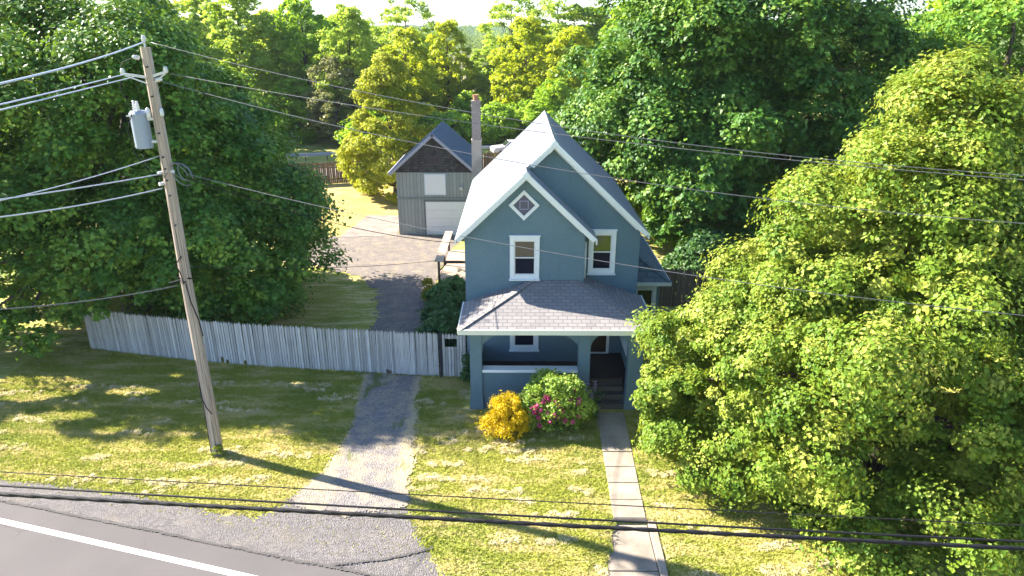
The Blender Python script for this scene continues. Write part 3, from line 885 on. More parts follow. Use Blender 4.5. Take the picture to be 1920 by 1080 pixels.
    q.box(2.44, 3.66, 20.30, 20.55, -.05, .02)
    q.build('step', M['step'], H)
    # front door with frame
    q = MB(); x0, x1, z0, z1 = 2.50, 3.42, .755, 2.86
    q.box(x0, x0 + .1, YW - .05, YW + .01, z0, z1); q.box(x1 - .1, x1, YW - .05, YW + .01, z0, z1)
    q.box(x0 + .1, x1 - .1, YW - .05, YW + .01, z1 - .1, z1); q.box(x0 + .1, x1 - .1, YW - .06, YW + .01, z0, z0 + .05)
    df = q.build('door_frame', M['white'], H)
    q = MB(); q.box(x0 + .101, x1 - .101, YW - .02, YW + .01, z0 + .051, z1 - .101)
    for a, b in ((.15, .75), (.9, 1.85)):
        for u in (0, 1):
            xa = x0 + .17 + u * .31
            q.box(xa, xa + .25, YW - .028, YW - .0201, z0 + a, z0 + b)
    dd = q.build('door', M['door'], df)
    # ---- side wing with hipped roof
    wx1, wy0, ez, ex = 5.52, 24.80, 3.05, 5.87
    q = MB(); q.box(XR + .003, wx1, wy0, 30.6, 0, ez - .06); q.build('wing_wall', M['stucco'], H)
    hr = ex - XR - .003; zz2 = ez + hr * .62; ey = 24.48
    q = MB()
    x0 = XR + .003
    for poly in ([(x0, ey, ez), (ex, ey, ez), (x0, ey + hr, zz2)], [(ex, ey, ez), (ex, 30.9, ez), (x0, 30.9, zz2), (x0, ey + hr, zz2)]):
        q.prism([Vector(p) - Vector((0, 0, .08)) for p in poly], (0, 0, .08))
    q.beam((ex, ey, ez + .012), (x0, ey + hr, zz2 + .012), .16, .02)
    q.build('wing_roof', M['wroof'], H)
    q = MB(); q.box(x0, ex + .02, ey - .03, ey - .004, ez - .13, ez + .01); q.box(ex + .002, ex + .03, ey, 30.9, ez - .13, ez + .01); q.box(x0, ex - .01, ey + .0, wy0 - .004, ez - .11, ez - .085)
    q.build('wing_fascia', M['cream'], H)
    rect_window(H, 4.52, 5.40, 1.15, 2.78, wy0, .13, pane='reflect')
    # ---- chimney
    q = MB(); cx, cy = -1.95, 33.0
    q.box(cx - .235, cx + .235, cy - .235, cy + .235, 0, 7.2)
    ch = q.build('chimney', M['chimpaint'], H)
    q = MB(); q.box(cx - .205, cx + .205, cy - .205, cy + .205, 7.2, 8.92); q.box(cx - .235, cx + .235, cy - .235, cy + .235, 8.72, 8.80); q.box(cx - .22, cx + .22, cy - .22, cy + .22, 8.92, 9.0)
    q.build('brick_stack', M['brick'], ch)
    q = MB(); q.lathe((cx, cy, 9.0), [(.14, 0), (.13, .2), (.15, .22), (.15, .26)], 12); q.build('flue', M['terracotta'], ch)
    q = MB(); q.box(cx - .25, cx + .25, cy - .25, cy + .25, 7.16, 7.22); q.build('band', M['chimpaint'], ch)
build_house()

# ================================================================== GARAGE
def build_garage():
    G = empty('garage', (0, 0, 0))
    tag(G, 'grey board garage with a dark shingled gable and white overhead door', 'garage')
    X0, X1, Y0, Y1 = -7.44, -2.72, 41.55, 47.3; cx = -5.08; ez, az = 3.95, 6.33
    sl = (az - ez) / (cx + 7.8)
    zr = lambda x: az - sl * abs(x - cx)
    w = MB(); d = .14
    w.box(X0, X1, Y0, Y1, 0, 3.95)
    w.build('wall', M['gsiding'], G)
    w = MB(); w.prism([(X0, Y0 + .001, 3.952), (X1, Y0 + .001, 3.952), (X1, Y0 + .001, zr(X1) - d), (cx, Y0 + .001, az - d), (X0, Y0 + .001, zr(X0) - d)], (0, Y1 - Y0 - .002, 0))
    w.build('gable', M['gshingle'], G)
    r = MB(); n1 = Vector((-sl, 0, 1)).normalized() * .1; n2 = Vector((sl, 0, 1)).normalized() * .1
    for n, xe in ((n1, -7.8), (n2, 2 * cx + 7.8)):
        r.prism([Vector((x, y, zr(x))) - n for x, y in ((cx, 41.12), (xe, 41.12), (xe, 47.6), (cx, 47.6))], n)
        k = 41.3
        while k < 47.5:
            r.beam((cx, k, az + .01), (xe, k, zr(xe) + .01), .03, .03); k += .45
    r.build('roof', M['groof'], G)
    t = MB()
    for xe in (-7.8, 2 * cx + 7.8):
        a, b = Vector((cx, 41.10, az)), Vector((xe, 41.10, zr(xe)))
        dv = (b - a).normalized(); n = Vector((-dv.z, 0, dv.x)); n = n if n.z > 0 else -n
        t.prism([a + n * .015, b + n * .015, b - n * .15, a - n * .15], (0, .035, 0))
    t.beam((-7.82, 41.1, zr(-7.8) + .0), (-7.82, 47.6, zr(-7.8)), .05, .16)
    t.build('rake_trim', plain('lavender_trim', (.36, .35, .40), .6), G)
    t = MB(); t.box(X0 - .02, X1 + .02, Y0 - .05, Y0 - .002, 2.28, 2.40); t.build('band', plain('grey_band', (.22, .24, .235), .8), G)
    # hay-loft panel
    t = MB(); t.box(-5.66, -4.46, Y0 - .05, Y0 - .003, 2.62, 3.82); 
    t.build('loft_door', M['gdoor'], G)
    t = MB()
    for a in ((-5.72, -5.661, 2.56, 3.88), (-4.459, -4.40, 2.56, 3.88), (-5.66, -4.46, 3.821, 3.88), (-5.66, -4.46, 2.56, 2.619)):
        t.box(a[0], a[1], Y0 - .07, Y0 - .003, a[2], a[3])
    t.build('loft_frame', M['white'], G)
    # gable window
    t = MB(); t.box(-5.45, -4.65, Y0 - .04, Y0 - .003, 4.42, 4.98); t.build('window', plain('dark_frame', (.075, .065, .07), .8), G)
    t = MB(); t.box(-5.35, -5.07, Y0 - .05, Y0 - .0405, 4.50, 4.90); t.box(-5.03, -4.75, Y0 - .05, Y0 - .0405, 4.50, 4.90); t.build('pane', plain('attic_pane', (.06, .045, .055), .4), kids(G)[-1])
    # overhead door
    t = MB()
    for k in range(4):
        t.box(-5.70, -2.98, Y0 - .04, Y0 - .003, .02 + k * .53, .02 + k * .53 + .522)
    t.build('garage_door', M['gdoor'], G, bevel=.006)
    t = MB(); t.box(-5.80, -5.702, Y0 - .06, Y0 - .002, 0, 2.22); t.box(-2.978, -2.88, Y0 - .06, Y0 - .002, 0, 2.22); t.box(-5.70, -2.98, Y0 - .06, Y0 - .002, 2.145, 2.22)
    t.build('door_frame', plain('grey_frame', (.18, .2, .2), .8), G)
    t = MB(); t.box(-3.55, -3.35, Y0 - .2, Y0 - .003, 2.9, 3.1); t.build('lamp', M['galv'], G)
build_garage()

# ================================================================== FENCES
def picket_run(m, pts, h, w=.1, gap=.006, rs=None, pointed=True, mi=0, hole=None, broken=()):
    pts = [np.array(p, float) for p in pts]; seg = [np.linalg.norm(b - a) for a, b in zip(pts[:-1], pts[1:])]
    cum = np.concatenate([[0], np.cumsum(seg)]); n = int(cum[-1] / (w + gap))
    for k in range(n):
        s = (k + .5) * (w + gap)
        x = np.interp(s, cum, [p[0] for p in pts]); y = np.interp(s, cum, [p[1] for p in pts])
        j = min(np.searchsorted(cum, s) - 1, len(seg) - 1); d = (pts[j + 1] - pts[j]) / seg[j]
        hh = h + rs.uniform(-.03, .03); ln = rs.uniform(-.012, .012); th = .02
        zb = gz(x, y) + rs.uniform(.01, .05) + (rs.uniform(.15, .3) if k in broken else 0)
        nrm = np.array([d[1], -d[0]]); o = np.array([x, y]) + nrm * rs.uniform(-.008, .008)
        def P(u, z, q): 
            b = o + d * (u + ln * z) + nrm * q; return (b[0], b[1], z)
        hw = w / 2 * rs.uniform(.92, 1.0)
        spans = [(zb, hh)]
        if hole and hole[0] < s < hole[1]: spans = [(zb, hole[2]), (hole[3], hh)]
        for za, zt in spans:
            if pointed and zt == hh:
                f = [P(-hw, za, th), P(hw, za, th), P(hw, zt - .10, th), P(0, zt, th), P(-hw, zt - .10, th)]
                g = [P(-hw, za, 0), P(hw, za, 0), P(hw, zt - .10, 0), P(0, zt, 0), P(-hw, zt - .10, 0)]
                m.add(f + g, [(0, 1, 2, 3, 4), (9, 8, 7, 6, 5), (0, 5, 6, 1), (1, 6, 7, 2), (2, 7, 8, 3), (3, 8, 9, 4), (4, 9, 5, 0)], mi)
            else:
                m.hexa([P(-hw, za, th), P(hw, za, th), P(hw, za, 0), P(-hw, za, 0), P(-hw, zt, th), P(hw, zt, th), P(hw, zt, 0), P(-hw, zt, 0)], mi)
    return cum[-1]

def fence_rails(m, pts, zs, off=.03, w=.05, h=.09):
    for a, b in zip(pts[:-1], pts[1:]):
        d = np.array(b) - np.array(a); d = d / np.linalg.norm(d); nrm = np.array([d[1], -d[0]])
        for z in zs:
            p, q = np.array(a) - nrm * off, np.array(b) - nrm * off
            m.beam((*p, z), (*q, z), w, h)

def build_fences():
    rs = np.random.RandomState(12)
    pts = [(-17.2, 24.83), (-17.1, 24.8), (-17.0, 24.78), (-14.5, 24.2), (-12.0, 23.68), (-9.5, 23.3), (-7.0, 23.02), (-4.8, 22.78), (-2.86, 22.58)]
    F = empty('picket_fence', (pts[4][0], pts[4][1], 0))
    tag(F, 'long white picket fence with pointed tops running across the yard behind the utility pole', 'fence')
    def loc(m, name, mat):
        m.v = [(x - pts[4][0], y - pts[4][1], z) for x, y, z in m.v]; return m.build(name, mat, F)
    m = MB(); picket_run(m, pts, 1.80, .1, .006, rs, broken=(56, 58, 65, 118, 119)); loc(m, 'picket_panel', M['picket'])
    for zr_ in (.45, 1.35):
        m = MB(); fence_rails(m, pts, (zr_,)); loc(m, 'rail', M['fencewood'])
    for p, q in zip(pts[:-1], pts[1:]):
        m = MB(); m.box(p[0] - .05, p[0] + .05, p[1] + .07, p[1] + .17, -.1, 1.6); loc(m, 'post', M['fencewood'])
    m = MB(); m.box(-2.83, -2.75, 22.50, 22.60, -.1, 1.80); loc(m, 'end_post', M['post'])
    # the short panel by the porch
    g = [(-2.72, 22.56), (-1.86, 22.50)]
    F2 = empty('picket_gate', (g[0][0], g[0][1], 0))
    tag(F2, 'short white picket gate with a square hole beside the porch', 'gate')
    m = MB(); picket_run(m, g, 1.80, .1, .006, rs, hole=(.15, .50, 1.25, 1.58))
    m.v = [(x - g[0][0], y - g[0][1], z) for x, y, z in m.v]; m.build('picket_panel', M['picket'], F2)
    for zr_ in (.45, 1.15, 1.64):
        m = MB(); fence_rails(m, g, (zr_,)); m.v = [(x - g[0][0], y - g[0][1], z) for x, y, z in m.v]; m.build('rail', M['fencewood'], F2)
    for za, zb in ((1.20, 1.25), (1.58, 1.62)):
        m = MB(); m.box(.1, .56, -.035, -.012, za, zb); m.build('hatch_frame', M['picket'], F2)
    # tall board fences
    def board(name, pts, h, label, seed):
        rs = np.random.RandomState(seed); o = empty(name, (pts[0][0], pts[0][1], 0)); tag(o, label, 'fence')
        m = MB(); picket_run(m, pts, h, .145, .004, rs, pointed=False)
        m.v = [(x - pts[0][0], y - pts[0][1], z) for x, y, z in m.v]; m.build('board_panel', M['fencewood'], o)
        for zr_ in (.4, 1.4):
            m = MB(); fence_rails(m, pts, (zr_,)); m.v = [(x - pts[0][0], y - pts[0][1], z) for x, y, z in m.v]; m.build('rail', M['fencewood'], o)
        (a, b), (c, d) = pts[0], pts[-1]; L = math.hypot(c - a, d - b); n = max(2, int(L / 2.6))
        for k in range(n + 1):
            t = k / n; m = MB(); x, y = (c - a) * t, np.interp(a + (c - a) * t, [p[0] for p in pts], [p[1] for p in pts]) - b
            m.box(x - .05, x + .05, y + .05, y + .15, -.1, h - .12); m.build('post', M['fencewood'], o)
    board('board_fence', [(-34, 51.5), (-15.4, 56.9), (-2.2, 61.6), (5, 64.2)], 1.85, 'long brown board fence across the back of the lawn behind the garage', 4)
    board('board_fence', [(5.56, 29.75), (9.5, 29.35), (17, 29.0)], 1.84, 'weathered grey board fence in the shade right of the house', 6)
build_fences()

# ================================================================== UTILITY POLE AND WIRES
PX, PY = -9.10, 17.62
def build_pole():
    U = empty('utility_pole', (PX, PY, 0)); tag(U, 'tall weathered wooden utility pole with a grey transformer standing on the front lawn', 'utility pole')
    m = MB(); n = 14
    m.tube([(math.sin(k * .7) * .012, 0, -.3 + 11.95 * k / n) for k in range(n + 1)], [.178 - .058 * k / n for k in range(n + 1)], 16)
    m.build('pole_shaft', M['pole'], U, smooth=False)
    # top pin insulator on a bracket
    m = MB(); m.beam((.02, -.05, 11.55), (.02, -.05, 11.78), .05, .03, (1, 0, 0)); m.tube([(.02, -.05, 11.7), (.02, -.05, 11.86)], .018, 6); m.build('top_bracket', M['galv'], U)
    def insul(x, y, z, d=(0, 0, 1)):
        m = MB(); d = Vector(d)
        prof = [(.035, 0), (.06, .02), (.04, .05), (.065, .07), (.04, .1), (.05, .12), (.03, .15)]
        m.tube([Vector((x, y, z)) + d * h for r, h in prof], [r for r, h in prof], 12); m.build('insulator', M['porcelain'], U, smooth=True)
    insul(.02, -.05, 11.78)
    # side arms
    m = MB(); m.beam((.08, -.05, 10.98), (.46, -.12, 11.08), .05, .06); m.beam((.08, -.05, 10.82), (.44, -.12, 11.04), .03, .03); m.build('side_arm', M['galv'], U)
    insul(.46, -.12, 11.06)
    m = MB(); m.beam((-.08, -.05, 10.95), (-.52, -.25, 11.04), .05, .06); m.beam((-.08, -.05, 10.80), (-.5, -.24, 11.0), .03, .03); m.build('side_arm', M['galv'], U)
    insul(-.53, -.26, 11.02)
    insul(.15, -.06, 10.88, (1, 0, .2)); insul(-.16, -.06, 11.40, (-1, -.2, .25))
    # transformer can
    T = MB(); c = (-.44, -.06, 9.22)
    T.lathe(c, [(.02, 0), (.20, 0), (.21, .03), (.21, .80), (.225, .82), (.225, .86), (.17, .93), (.02, .95)], 22)
    tr = T.build('transformer', M['tank'], U, smooth=False)
    for dx, dy in ((-.09, .02), (.06, -.10)):
        m = MB()
        prof = [(.03, 0), (.05, .04), (.03, .07), (.048, .1), (.028, .13), (.044, .16), (.024, .19), (.03, .24)]
        m.lathe((c[0] + dx, c[1] + dy, c[2] + .93), prof, 10); m.build('bushing', M['porcelain'], tr, smooth=True)
    m = MB()
    for z in (.16, .72): m = MB(); m.beam((c[0] + .2, c[1] + .02, c[2] + z), (-.1, 0, c[2] + z), .12, .06); m.build('bracket', M['galv'], tr)
    m = MB(); m.beam((c[0] - .29, c[1] - .05, c[2] + .80), (c[0] - .22, c[1] - .04, c[2] + .80), .03, .03); m.build('bracket', M['galv'], tr)
    m = MB(); m.lathe((.16, -.08, 10.02), [(.04, 0), (.05, .03), (.045, .16), (.02, .2)], 10); m.build('arrester', M['porcelain'], U, smooth=True)
    m = MB(); m.lathe((-.16, -.12, 9.98), [(.045, 0), (.055, .03), (.05, .2), (.02, .25)], 10); m.build('arrester', M['porcelain'], U, smooth=True)
    # racks, bolts, coil, loose leads
    for z in (11.2, 10.5, 9.6, 9.0, 8.7, 8.4, 8.0, 7.2, 6.3, 5.6):
        m = MB(); m.tube([(.03, -.10, z), (.04, -.21, z)], .022, 6); m.build('bolt', M['post'], U)
    m = MB(); m.tube([(-.12, -.05, 8.58), (-.18, -.14, 8.58)], .05, 8); m.build('rack', M['porcelain'], U); m = MB(); m.tube([(-.13, -.05, 8.30), (-.2, -.14, 8.30)], .05, 8); m.build('rack', M['porcelain'], U); m = MB(); m.tube([(.13, -.05, 8.62), (.2, -.1, 8.62)], .045, 8); m.build('rack', M['porcelain'], U)
    m = MB()
    for cx, cz, r, tl in ((.42, 8.55, .26, .3), (.36, 8.62, .20, -.5), (.5, 8.6, .17, .8)):
        m.tube([(cx + r * math.cos(a), -.1 + tl * r * .5 * math.sin(a), cz + r * math.sin(a) - .12 * math.cos(a)) for a in np.linspace(0, 5.6, 22)], .012, 5)
    m.build('wire_coil', M['wire'], U, smooth=True)
    m = MB(); m.tube([(-.48, -.3, 10.1), (-.66, -.3, 9.7), (-.62, -.25, 9.1), (-.4, -.2, 8.7), (-.15, -.15, 8.35)], .012, 5); m.build('ground_lead', M['wireblack'], U, smooth=True)
    m = MB(); m.tube([(-.5, -.2, 10.12), (-.72, -.15, 10.7), (-.6, -.1, 11.3), (-.2, -.1, 11.45)], .010, 5); m.build('ground_lead', M['wireblack'], U, smooth=True)
    m = MB(); m.tube([(-.42, -.28, 9.1), (-.3, -.25, 8.75), (-.05, -.2, 8.45), (.1, -.2, 8.6)], .012, 5); m.build('ground_lead', M['wireblack'], U, smooth=True)
    m = MB(); m.tube([(.04, -.17, 6.35), (-.14, -.16, 6.1), (-.03, -.19, 5.8), (.0, -.19, 5.55)], .016, 5); m.build('ground_lead', M['wireblack'], U, smooth=True)
    m = MB(); m.tube([(.05, -.19, 5.55), (.10, -.17, 5.0), (.17, -.05, 4.4), (.17, .02, 3.9)], .016, 5); m.build('ground_lead', M['wireblack'], U, smooth=True)
    m = MB(); m.tube([(-.12, -.13, 2.5), (-.11, -.15, 2.0), (.0, -.19, 1.7), (.12, -.15, 1.45)], .014, 5); m.build('ground_lead', M['wireblack'], U, smooth=True)
    m = MB(); m.tube([(-.10, -.12, 3.2), (-.12, -.13, .05)], .012, 5); m.build('ground_lead', M['wireblack'], U, smooth=True)
    m = MB(); m.tube([(-.14, -.08, 5.62), (-.38, -.22, 5.58)], .03, 8); m.tube([(-.2, -.1, 5.7), (.19, -.1, 5.68)], .022, 6); m.build('cable_clamp', M['wireblack'], U)
build_pole()

def wire(name, label, pix, plane, r, mat, group=None, twist=0, start=None, cat='wire', extend=(0, 0)):
    """a sagging line hung in the vertical plane through plane=(x,y,dx,dy); the span is a parabola fitted to the sight lines"""
    x0, y0, dx, dy = plane; L = math.hypot(dx, dy); dx, dy = dx / L, dy / L; nrm = np.array([-dy, dx, 0]); P0 = np.array([x0, y0, 0])
    s, z = [], []
    for q in pix:
        d = ray(*q); t = ((P0 - EYE) @ nrm) / (d @ nrm); p = EYE + d * t
        s.append((p - P0)[:2] @ np.array([dx, dy])); z.append(p[2])
    co = np.polyfit(s, z, 2 if len(s) > 2 else 1)
    if len(s) == 2: co = np.array([0.0, *co])
    if co[0] < 0: co = np.array([0.0, *np.polyfit(s, z, 1)])
    a, b = min(s) - extend[0], max(s) + extend[1]; N = max(12, int((b - a) / .25)) if not twist else max(12, int((b - a) / .05))
    ss = np.linspace(a, b, N + 1)
    pts = [(x0 + dx * q, y0 + dy * q, float(np.polyval(co, q))) for q in ss]
    m = MB()
    if twist:
        for ph in (0, math.pi):
            m.tube([(p[0] - dy * math.cos(q * twist + ph) * r * .32, p[1] + dx * math.cos(q * twist + ph) * r * .32, p[2] + math.sin(q * twist + ph) * r * .32) for p, q in zip(pts, ss)], r * .78, 6)
    else: m.tube(pts, r, 6)
    c = pts[len(pts) // 2]; m.v = [(x - c[0], y - c[1], z_ - c[2]) for x, y, z_ in m.v]
    o = m.build(name, M[mat], smooth=True); o.location = c
    tag(o, label, cat, group); return o

RP = (PX, PY, 1, -.27)
wire('power_line', 'topmost thin wire running right from the tip of the pole over the roof', [(280, 80), (545, 138), (773, 196), (883, 213), (1050, 237), (1182, 254), (1400, 282), (1920, 330)], RP, .0075, 'wire', extend=(0, 16))
wire('power_line', 'thin wire running right from the pole side arm, just below the topmost one', [(318, 137), (555, 182), (773, 214), (883, 231), (1064, 255), (1200, 268), (1450, 296), (1920, 338)], (PX + .4, PY - .1, 1, -.275), .0075, 'wire', extend=(0, 16))
wire('power_line', 'thin wire from below the side arm crossing the middle of the blue gable', [(295, 152), (560, 217), (753, 262), (933, 298), (1189, 341), (1335, 362), (1920, 418)], (PX, PY, 1, -.27), .0075, 'wire', extend=(0, 16))
wire('telephone_line', 'low thin cable from the pole coil crossing the house front to the right', [(350, 325), (607, 390), (741, 418), (870, 445), (957, 460), (1115, 484), (1300, 517), (1920, 592)], RP, .0075, 'wire', extend=(0, 16))
wire('service_cable', 'service drop cable sagging from the pole coil to the left eave of the house', [(352, 330), (450, 372), (619, 412), (726, 437), (806, 459), (860, 452)], (PX, PY, 7.1, 5.6), .012, 'wireblack')
wire('service_cable', 'lowest dark drop cable from the pole over the gravel yard to the deck', [(358, 500), (610, 502), (820, 488)], (PX, PY, 5.5, 13.2), .010, 'wireblack')
wire('power_line', 'thick bright wire leaving the tip of the pole toward the upper left', [(272, 78), (140, 122), (0, 157)], (PX, PY, 2.25, -8.1), .016, 'wirelit', extend=(0, 12))
wire('power_line', 'upper of two bright wires from the left side arm of the pole', [(238, 138), (180, 153), (0, 196)], (PX - .4, PY - .2, 2.6, -8.1), .011, 'wirelit', extend=(0, 12))
wire('power_line', 'lower of two bright wires from the left side arm of the pole', [(250, 145), (180, 161), (0, 207)], (PX - .1, PY - .2, 2.3, -8.1), .011, 'wirelit', extend=(0, 12))
wire('power_line', 'thin bright wire from beneath the transformer toward the left', [(300, 292), (180, 330), (60, 362)], (PX, PY, -1.3, -3.1), .011, 'wirelit', extend=(0, 8))
wire('power_line', 'twisted bright wire leaving the pole left just above the thickest low one', [(303, 326), (150, 352), (0, 374)], (PX, PY, -1.3, -3.1), .015, 'wirelit', extend=(0, 12))
wire('power_line', 'thickest low bright wire leaving the pole left, below the transformer', [(305, 353), (150, 385), (0, 407)], (PX, PY, -1.3, -3.1), .015, 'wirelit', extend=(0, 12))
wire('telephone_line', 'pale low cable from the black clamp on the pole toward the left', [(335, 535), (180, 562), (0, 580)], (PX, PY, -1.9, -2.6), .012, 'wire', extend=(0, 12))
BP = (0, 6.5, 1, -.06)
wire('roadside_cable', 'thickest black twisted cable crossing the foreground above the road', [(0, 926), (500, 956), (960, 979), (1400, 1003), (1920, 1029)], BP, .026, 'wireblack', twist=11, extend=(25, 25), cat='cable')
wire('roadside_cable', 'thinner black cable just above the thickest one in the foreground', [(0, 910), (500, 942), (1140, 975), (1500, 994), (1920, 1016)], BP, .0125, 'wireblack', extend=(25, 25), cat='cable')
wire('roadside_cable', 'hair-thin uppermost cable over the front lawn', [(0, 885), (403, 907), (860, 931), (1139, 947), (1343, 957), (1920, 985)], BP, .006, 'wireblack', extend=(25, 25), cat='cable')

# ================================================================== DECK, GUARDRAIL, CARS
def build_deck():
    D = empty('wooden_deck', (-2.8, 30.4, 0)); tag(D, 'small weathered wooden deck with plank rails on the left side of the house', 'deck')
    def fin(m, name, mat): m.v = [(x + 2.8, y - 30.4, z) for x, y, z in m.v]; return m.build(name, mat, D)
    m = MB(); y = 30.4
    while y < 35.4: m.box(-3.70, -2.02 + .2, y, y + .135, .86, .90); y += .142
    fin(m, 'deck_floor', M['deck'])
    m = MB(); m.box(-3.72, -1.82, 30.36, 30.395, .62, .86); m.box(-3.75, -3.705, 30.4, 35.4, .62, .86); fin(m, 'rim_board', M['deckdark'])
    m = MB(); m.box(-3.86, -3.46, 31.3, 35.45, 1.93, 1.97); m.box(-3.86, -3.46, 30.30, 31.296, 1.932, 1.968); fin(m, 'rail_plank', M['deck'])
    m = MB(); m.box(-3.455, -1.82, 30.34, 30.48, 1.84, 1.94); fin(m, 'front_rail', M['deckdark'])
    for x, y in ((-3.68, 30.42), (-3.68, 32.9), (-3.68, 35.3), (-2.1, 30.42), (-2.15, 34.2)):
        m = MB(); m.box(x - .05, x + .05, y - .05, y + .05, -.1, 1.93 if y > 30.5 or x < -3 else 1.84)
        if y < 31 and x < -3: m.beam((x + .06, y, 1.5), (x + .42, y, 1.88), .05, .05)
        fin(m, 'post', M['deckdark'])
    m = MB(); m.beam((-2.5, 33.6, 1.95), (-2.0, 33.6, 1.95), .1, .05); m.box(-2.45, -2.35, 33.55, 33.65, .9, 1.92); fin(m, 'side_rail', M['deckdark'])
    h = MB(); h.tube([(.17 * math.cos(a), .17 * math.sin(a), .02 + .006 * a) for a in np.linspace(0, 17, 70)] + [(.4, .1, .03), (.6, .35, .03)], .014, 6)
    o = h.build('garden_hose', M['hose'], smooth=True); o.location = (-2.85, 32.0, .905); tag(o, 'tan hose coiled on the deck floor', 'hose')
build_deck()

def build_guardrail():
    G = empty('guardrail', (-20, 67, 0)); tag(G, 'long steel guardrail beside the highway behind the board fence', 'guardrail')
    a, b = (-32, 64.6), (24, 80.5)
    d = np.array(b) - np.array(a); L = np.linalg.norm(d); d = d / L; nrm = np.array([d[1], -d[0]])
    m = MB(); prof = [(0, .45), (.05, .50), (.05, .56), (0, .61), (.05, .66), (.05, .72), (0, .77)]
    vs = []
    for p in (a, b):
        for u, z in prof: q = np.array(p) + nrm * u; vs.append((q[0] + 20, q[1] - 67, z))
    k = len(prof); m.add(vs, [(i, i + 1, k + i + 1, k + i) for i in range(k - 1)]); m.build('rail', M['rail'], G)
    for i in range(28):
        p = np.array(a) + d * L * (i + .5) / 28 - nrm * .08; m = MB(); m.box(p[0] + 20 - .05, p[0] + 20 + .05, p[1] - 67 - .06, p[1] - 67 + .06, -.1, .74); m.build('post', M['fencewood'], G)
build_guardrail()

def build_car(name, label, loc, rz, paint):
    c = empty(name, loc, rz); tag(c, label, 'car')
    m = MB()
    prof = [(-2.2, .35), (-2.25, .7), (-2.1, .92), (-1.2, 1.0), (1.7, 1.02), (2.2, .9), (2.22, .45), (2.1, .3)]
    vs = []; hw = .9
    for y in (-hw, hw): vs += [(x, y * (1 if z < .8 else .95), z) for x, z in prof]
    n = len(prof); m.add(vs, [(i, (i + 1) % n, n + (i + 1) % n, n + i) for i in range(n)] + [tuple(range(n)), tuple(range(2 * n - 1, n - 1, -1))])
    cab = [(-1.1, 1.0, .84), (-.45, 1.5, .66), (1.0, 1.52, .66), (1.75, 1.0, .84)]
    vs = [(x, -w, z) for x, z, w in cab] + [(x, w, z) for x, z, w in cab]
    m.add(vs, [(0, 1, 2, 3), (7, 6, 5, 4), (1, 5, 6, 2)]); m.add(vs, [(0, 4, 5, 1), (3, 2, 6, 7)])
    m.build('body', M[paint], c, bevel=.05)
    g = MB()
    g.add([(-1.02, -.72, 1.06), (-.50, -.60, 1.45), (-.50, .60, 1.45), (-1.02, .72, 1.06)], [(0, 1, 2, 3)])
    g.v = [(x - .035, y, z + .03) for x, y, z in g.v]; g.build('windscreen', M['glass'], c)
    for s in (-1, 1):
        g = MB(); g.add([(-.85, s * .83, 1.07), (-.38, s * .70, 1.44), (.92, s * .70, 1.46), (1.45, s * .83, 1.07)], [(0, 1, 2, 3)]); g.v = [(x, y + s * .012, z) for x, y, z in g.v]; g.build('side_window', M['glass'], c)
    for x in (-1.4, 1.4):
        for s in (-1, 1):
            w = MB(); w.tube([(x, s * .72, .33), (x, s * .93, .33)], .33, 16); wo = w.build('wheel', M['tyre'], c)
            w = MB(); w.tube([(x, s * .93, .33), (x, s * .945, .33)], .2, 12); w.build('rim', M['galv'], wo)
    for s in (-1, 1):
        w = MB(); w.box(-2.262, -2.20, s * .65 - .15, s * .65 + .15, .68, .82); w.build('headlight', M['porcelain'], c)
p = at_z(950, 302)
build_car('parked_car', 'pale car behind the house chimney on the highway beyond the fence', (p[0] + .6, p[1] + 3.5, .02), R(14), 'carwhite')
build_car('parked_car', 'dark blue car in front of the board fence behind the chimney', (-1.9, 56.5, 0), R(80), 'carblue')

# ================================================================== TREES
make_tree('maple_tree', 'huge dark green maple filling the left side behind the utility pole', (-17.5, 29.0, 0), 7.9, 6.8, .9, 12.4, 84, 1.9, 340000, .165, 'maple', 11, sub=7, inner=16,
          prof=[(0, .72), (.1, .95), (.28, 1.), (.5, .95), (.7, .80), (.86, .58), (1, .22)], trunk_r=.5, nl=26, clump_r=.5, clumps_per=9, fill=.04, rand=.42, up=.9,
          clear=(-2.6, 2.3), gaps=[(*at_z(px, py)[:2], ax, ay) for px, py, ax, ay in ((50, 728, 2.3, .95), (250, 735, 1.0, .33), (130, 780, .9, .3), (205, 808, .5, .22), (620, 693, .5, .2), (330, 705, .35, .15), (560, 720, .3, .14), (100, 850, 1.5, .4))],
          extra=[(x_ + 17.5, y_ - 29.0, z_, r_) for x_, y_, z_, r_ in ((-22.5, 24.2, 1.5, 1.5), (-20.9, 23.8, 1.2, 1.3), (-19.4, 23.6, 1.1, 1.1), (-18.2, 23.7, 1.5, 1.0), (-17.0, 23.6, 2.5, .9), (-15.6, 23.7, 3.1, 1.0), (-14.2, 23.8, 3.4, 1.0), (-12.8, 24.0, 3.6, 1.1), (-11.2, 24.5, 3.5, 1.2), (-21.3, 24.0, 2.6, 1.5), (-19.6, 23.8, 2.3, 1.3), (-18.3, 23.7, 2.3, 1.1), (-23.5, 25.2, 2.6, 1.9), (-22, 26, 2.4, 1.8), (-19.5, 26.2, 2.6, 1.7), (-20.0, 25.0, 3.6, 1.8), (-17.5, 25.0, 4.0, 1.7), (-15, 25, 4.6, 1.7), (-12.6, 25.2, 4.8, 1.7), (-25.5, 26.0, 5, 2), (-26, 29, 8, 2), (-25, 27.5, 10.5, 1.8), (-10.4, 26.4, 2.6, 1.3), (-10.6, 28.5, 4.2, 1.6), (-25.6, 24.0, 8.6, 1.3), (-23.4, 24.2, 9.4, 1.2), (-27.5, 24.6, 7.2, 1.4), (-21.4, 24.6, 9.8, 1.1))])
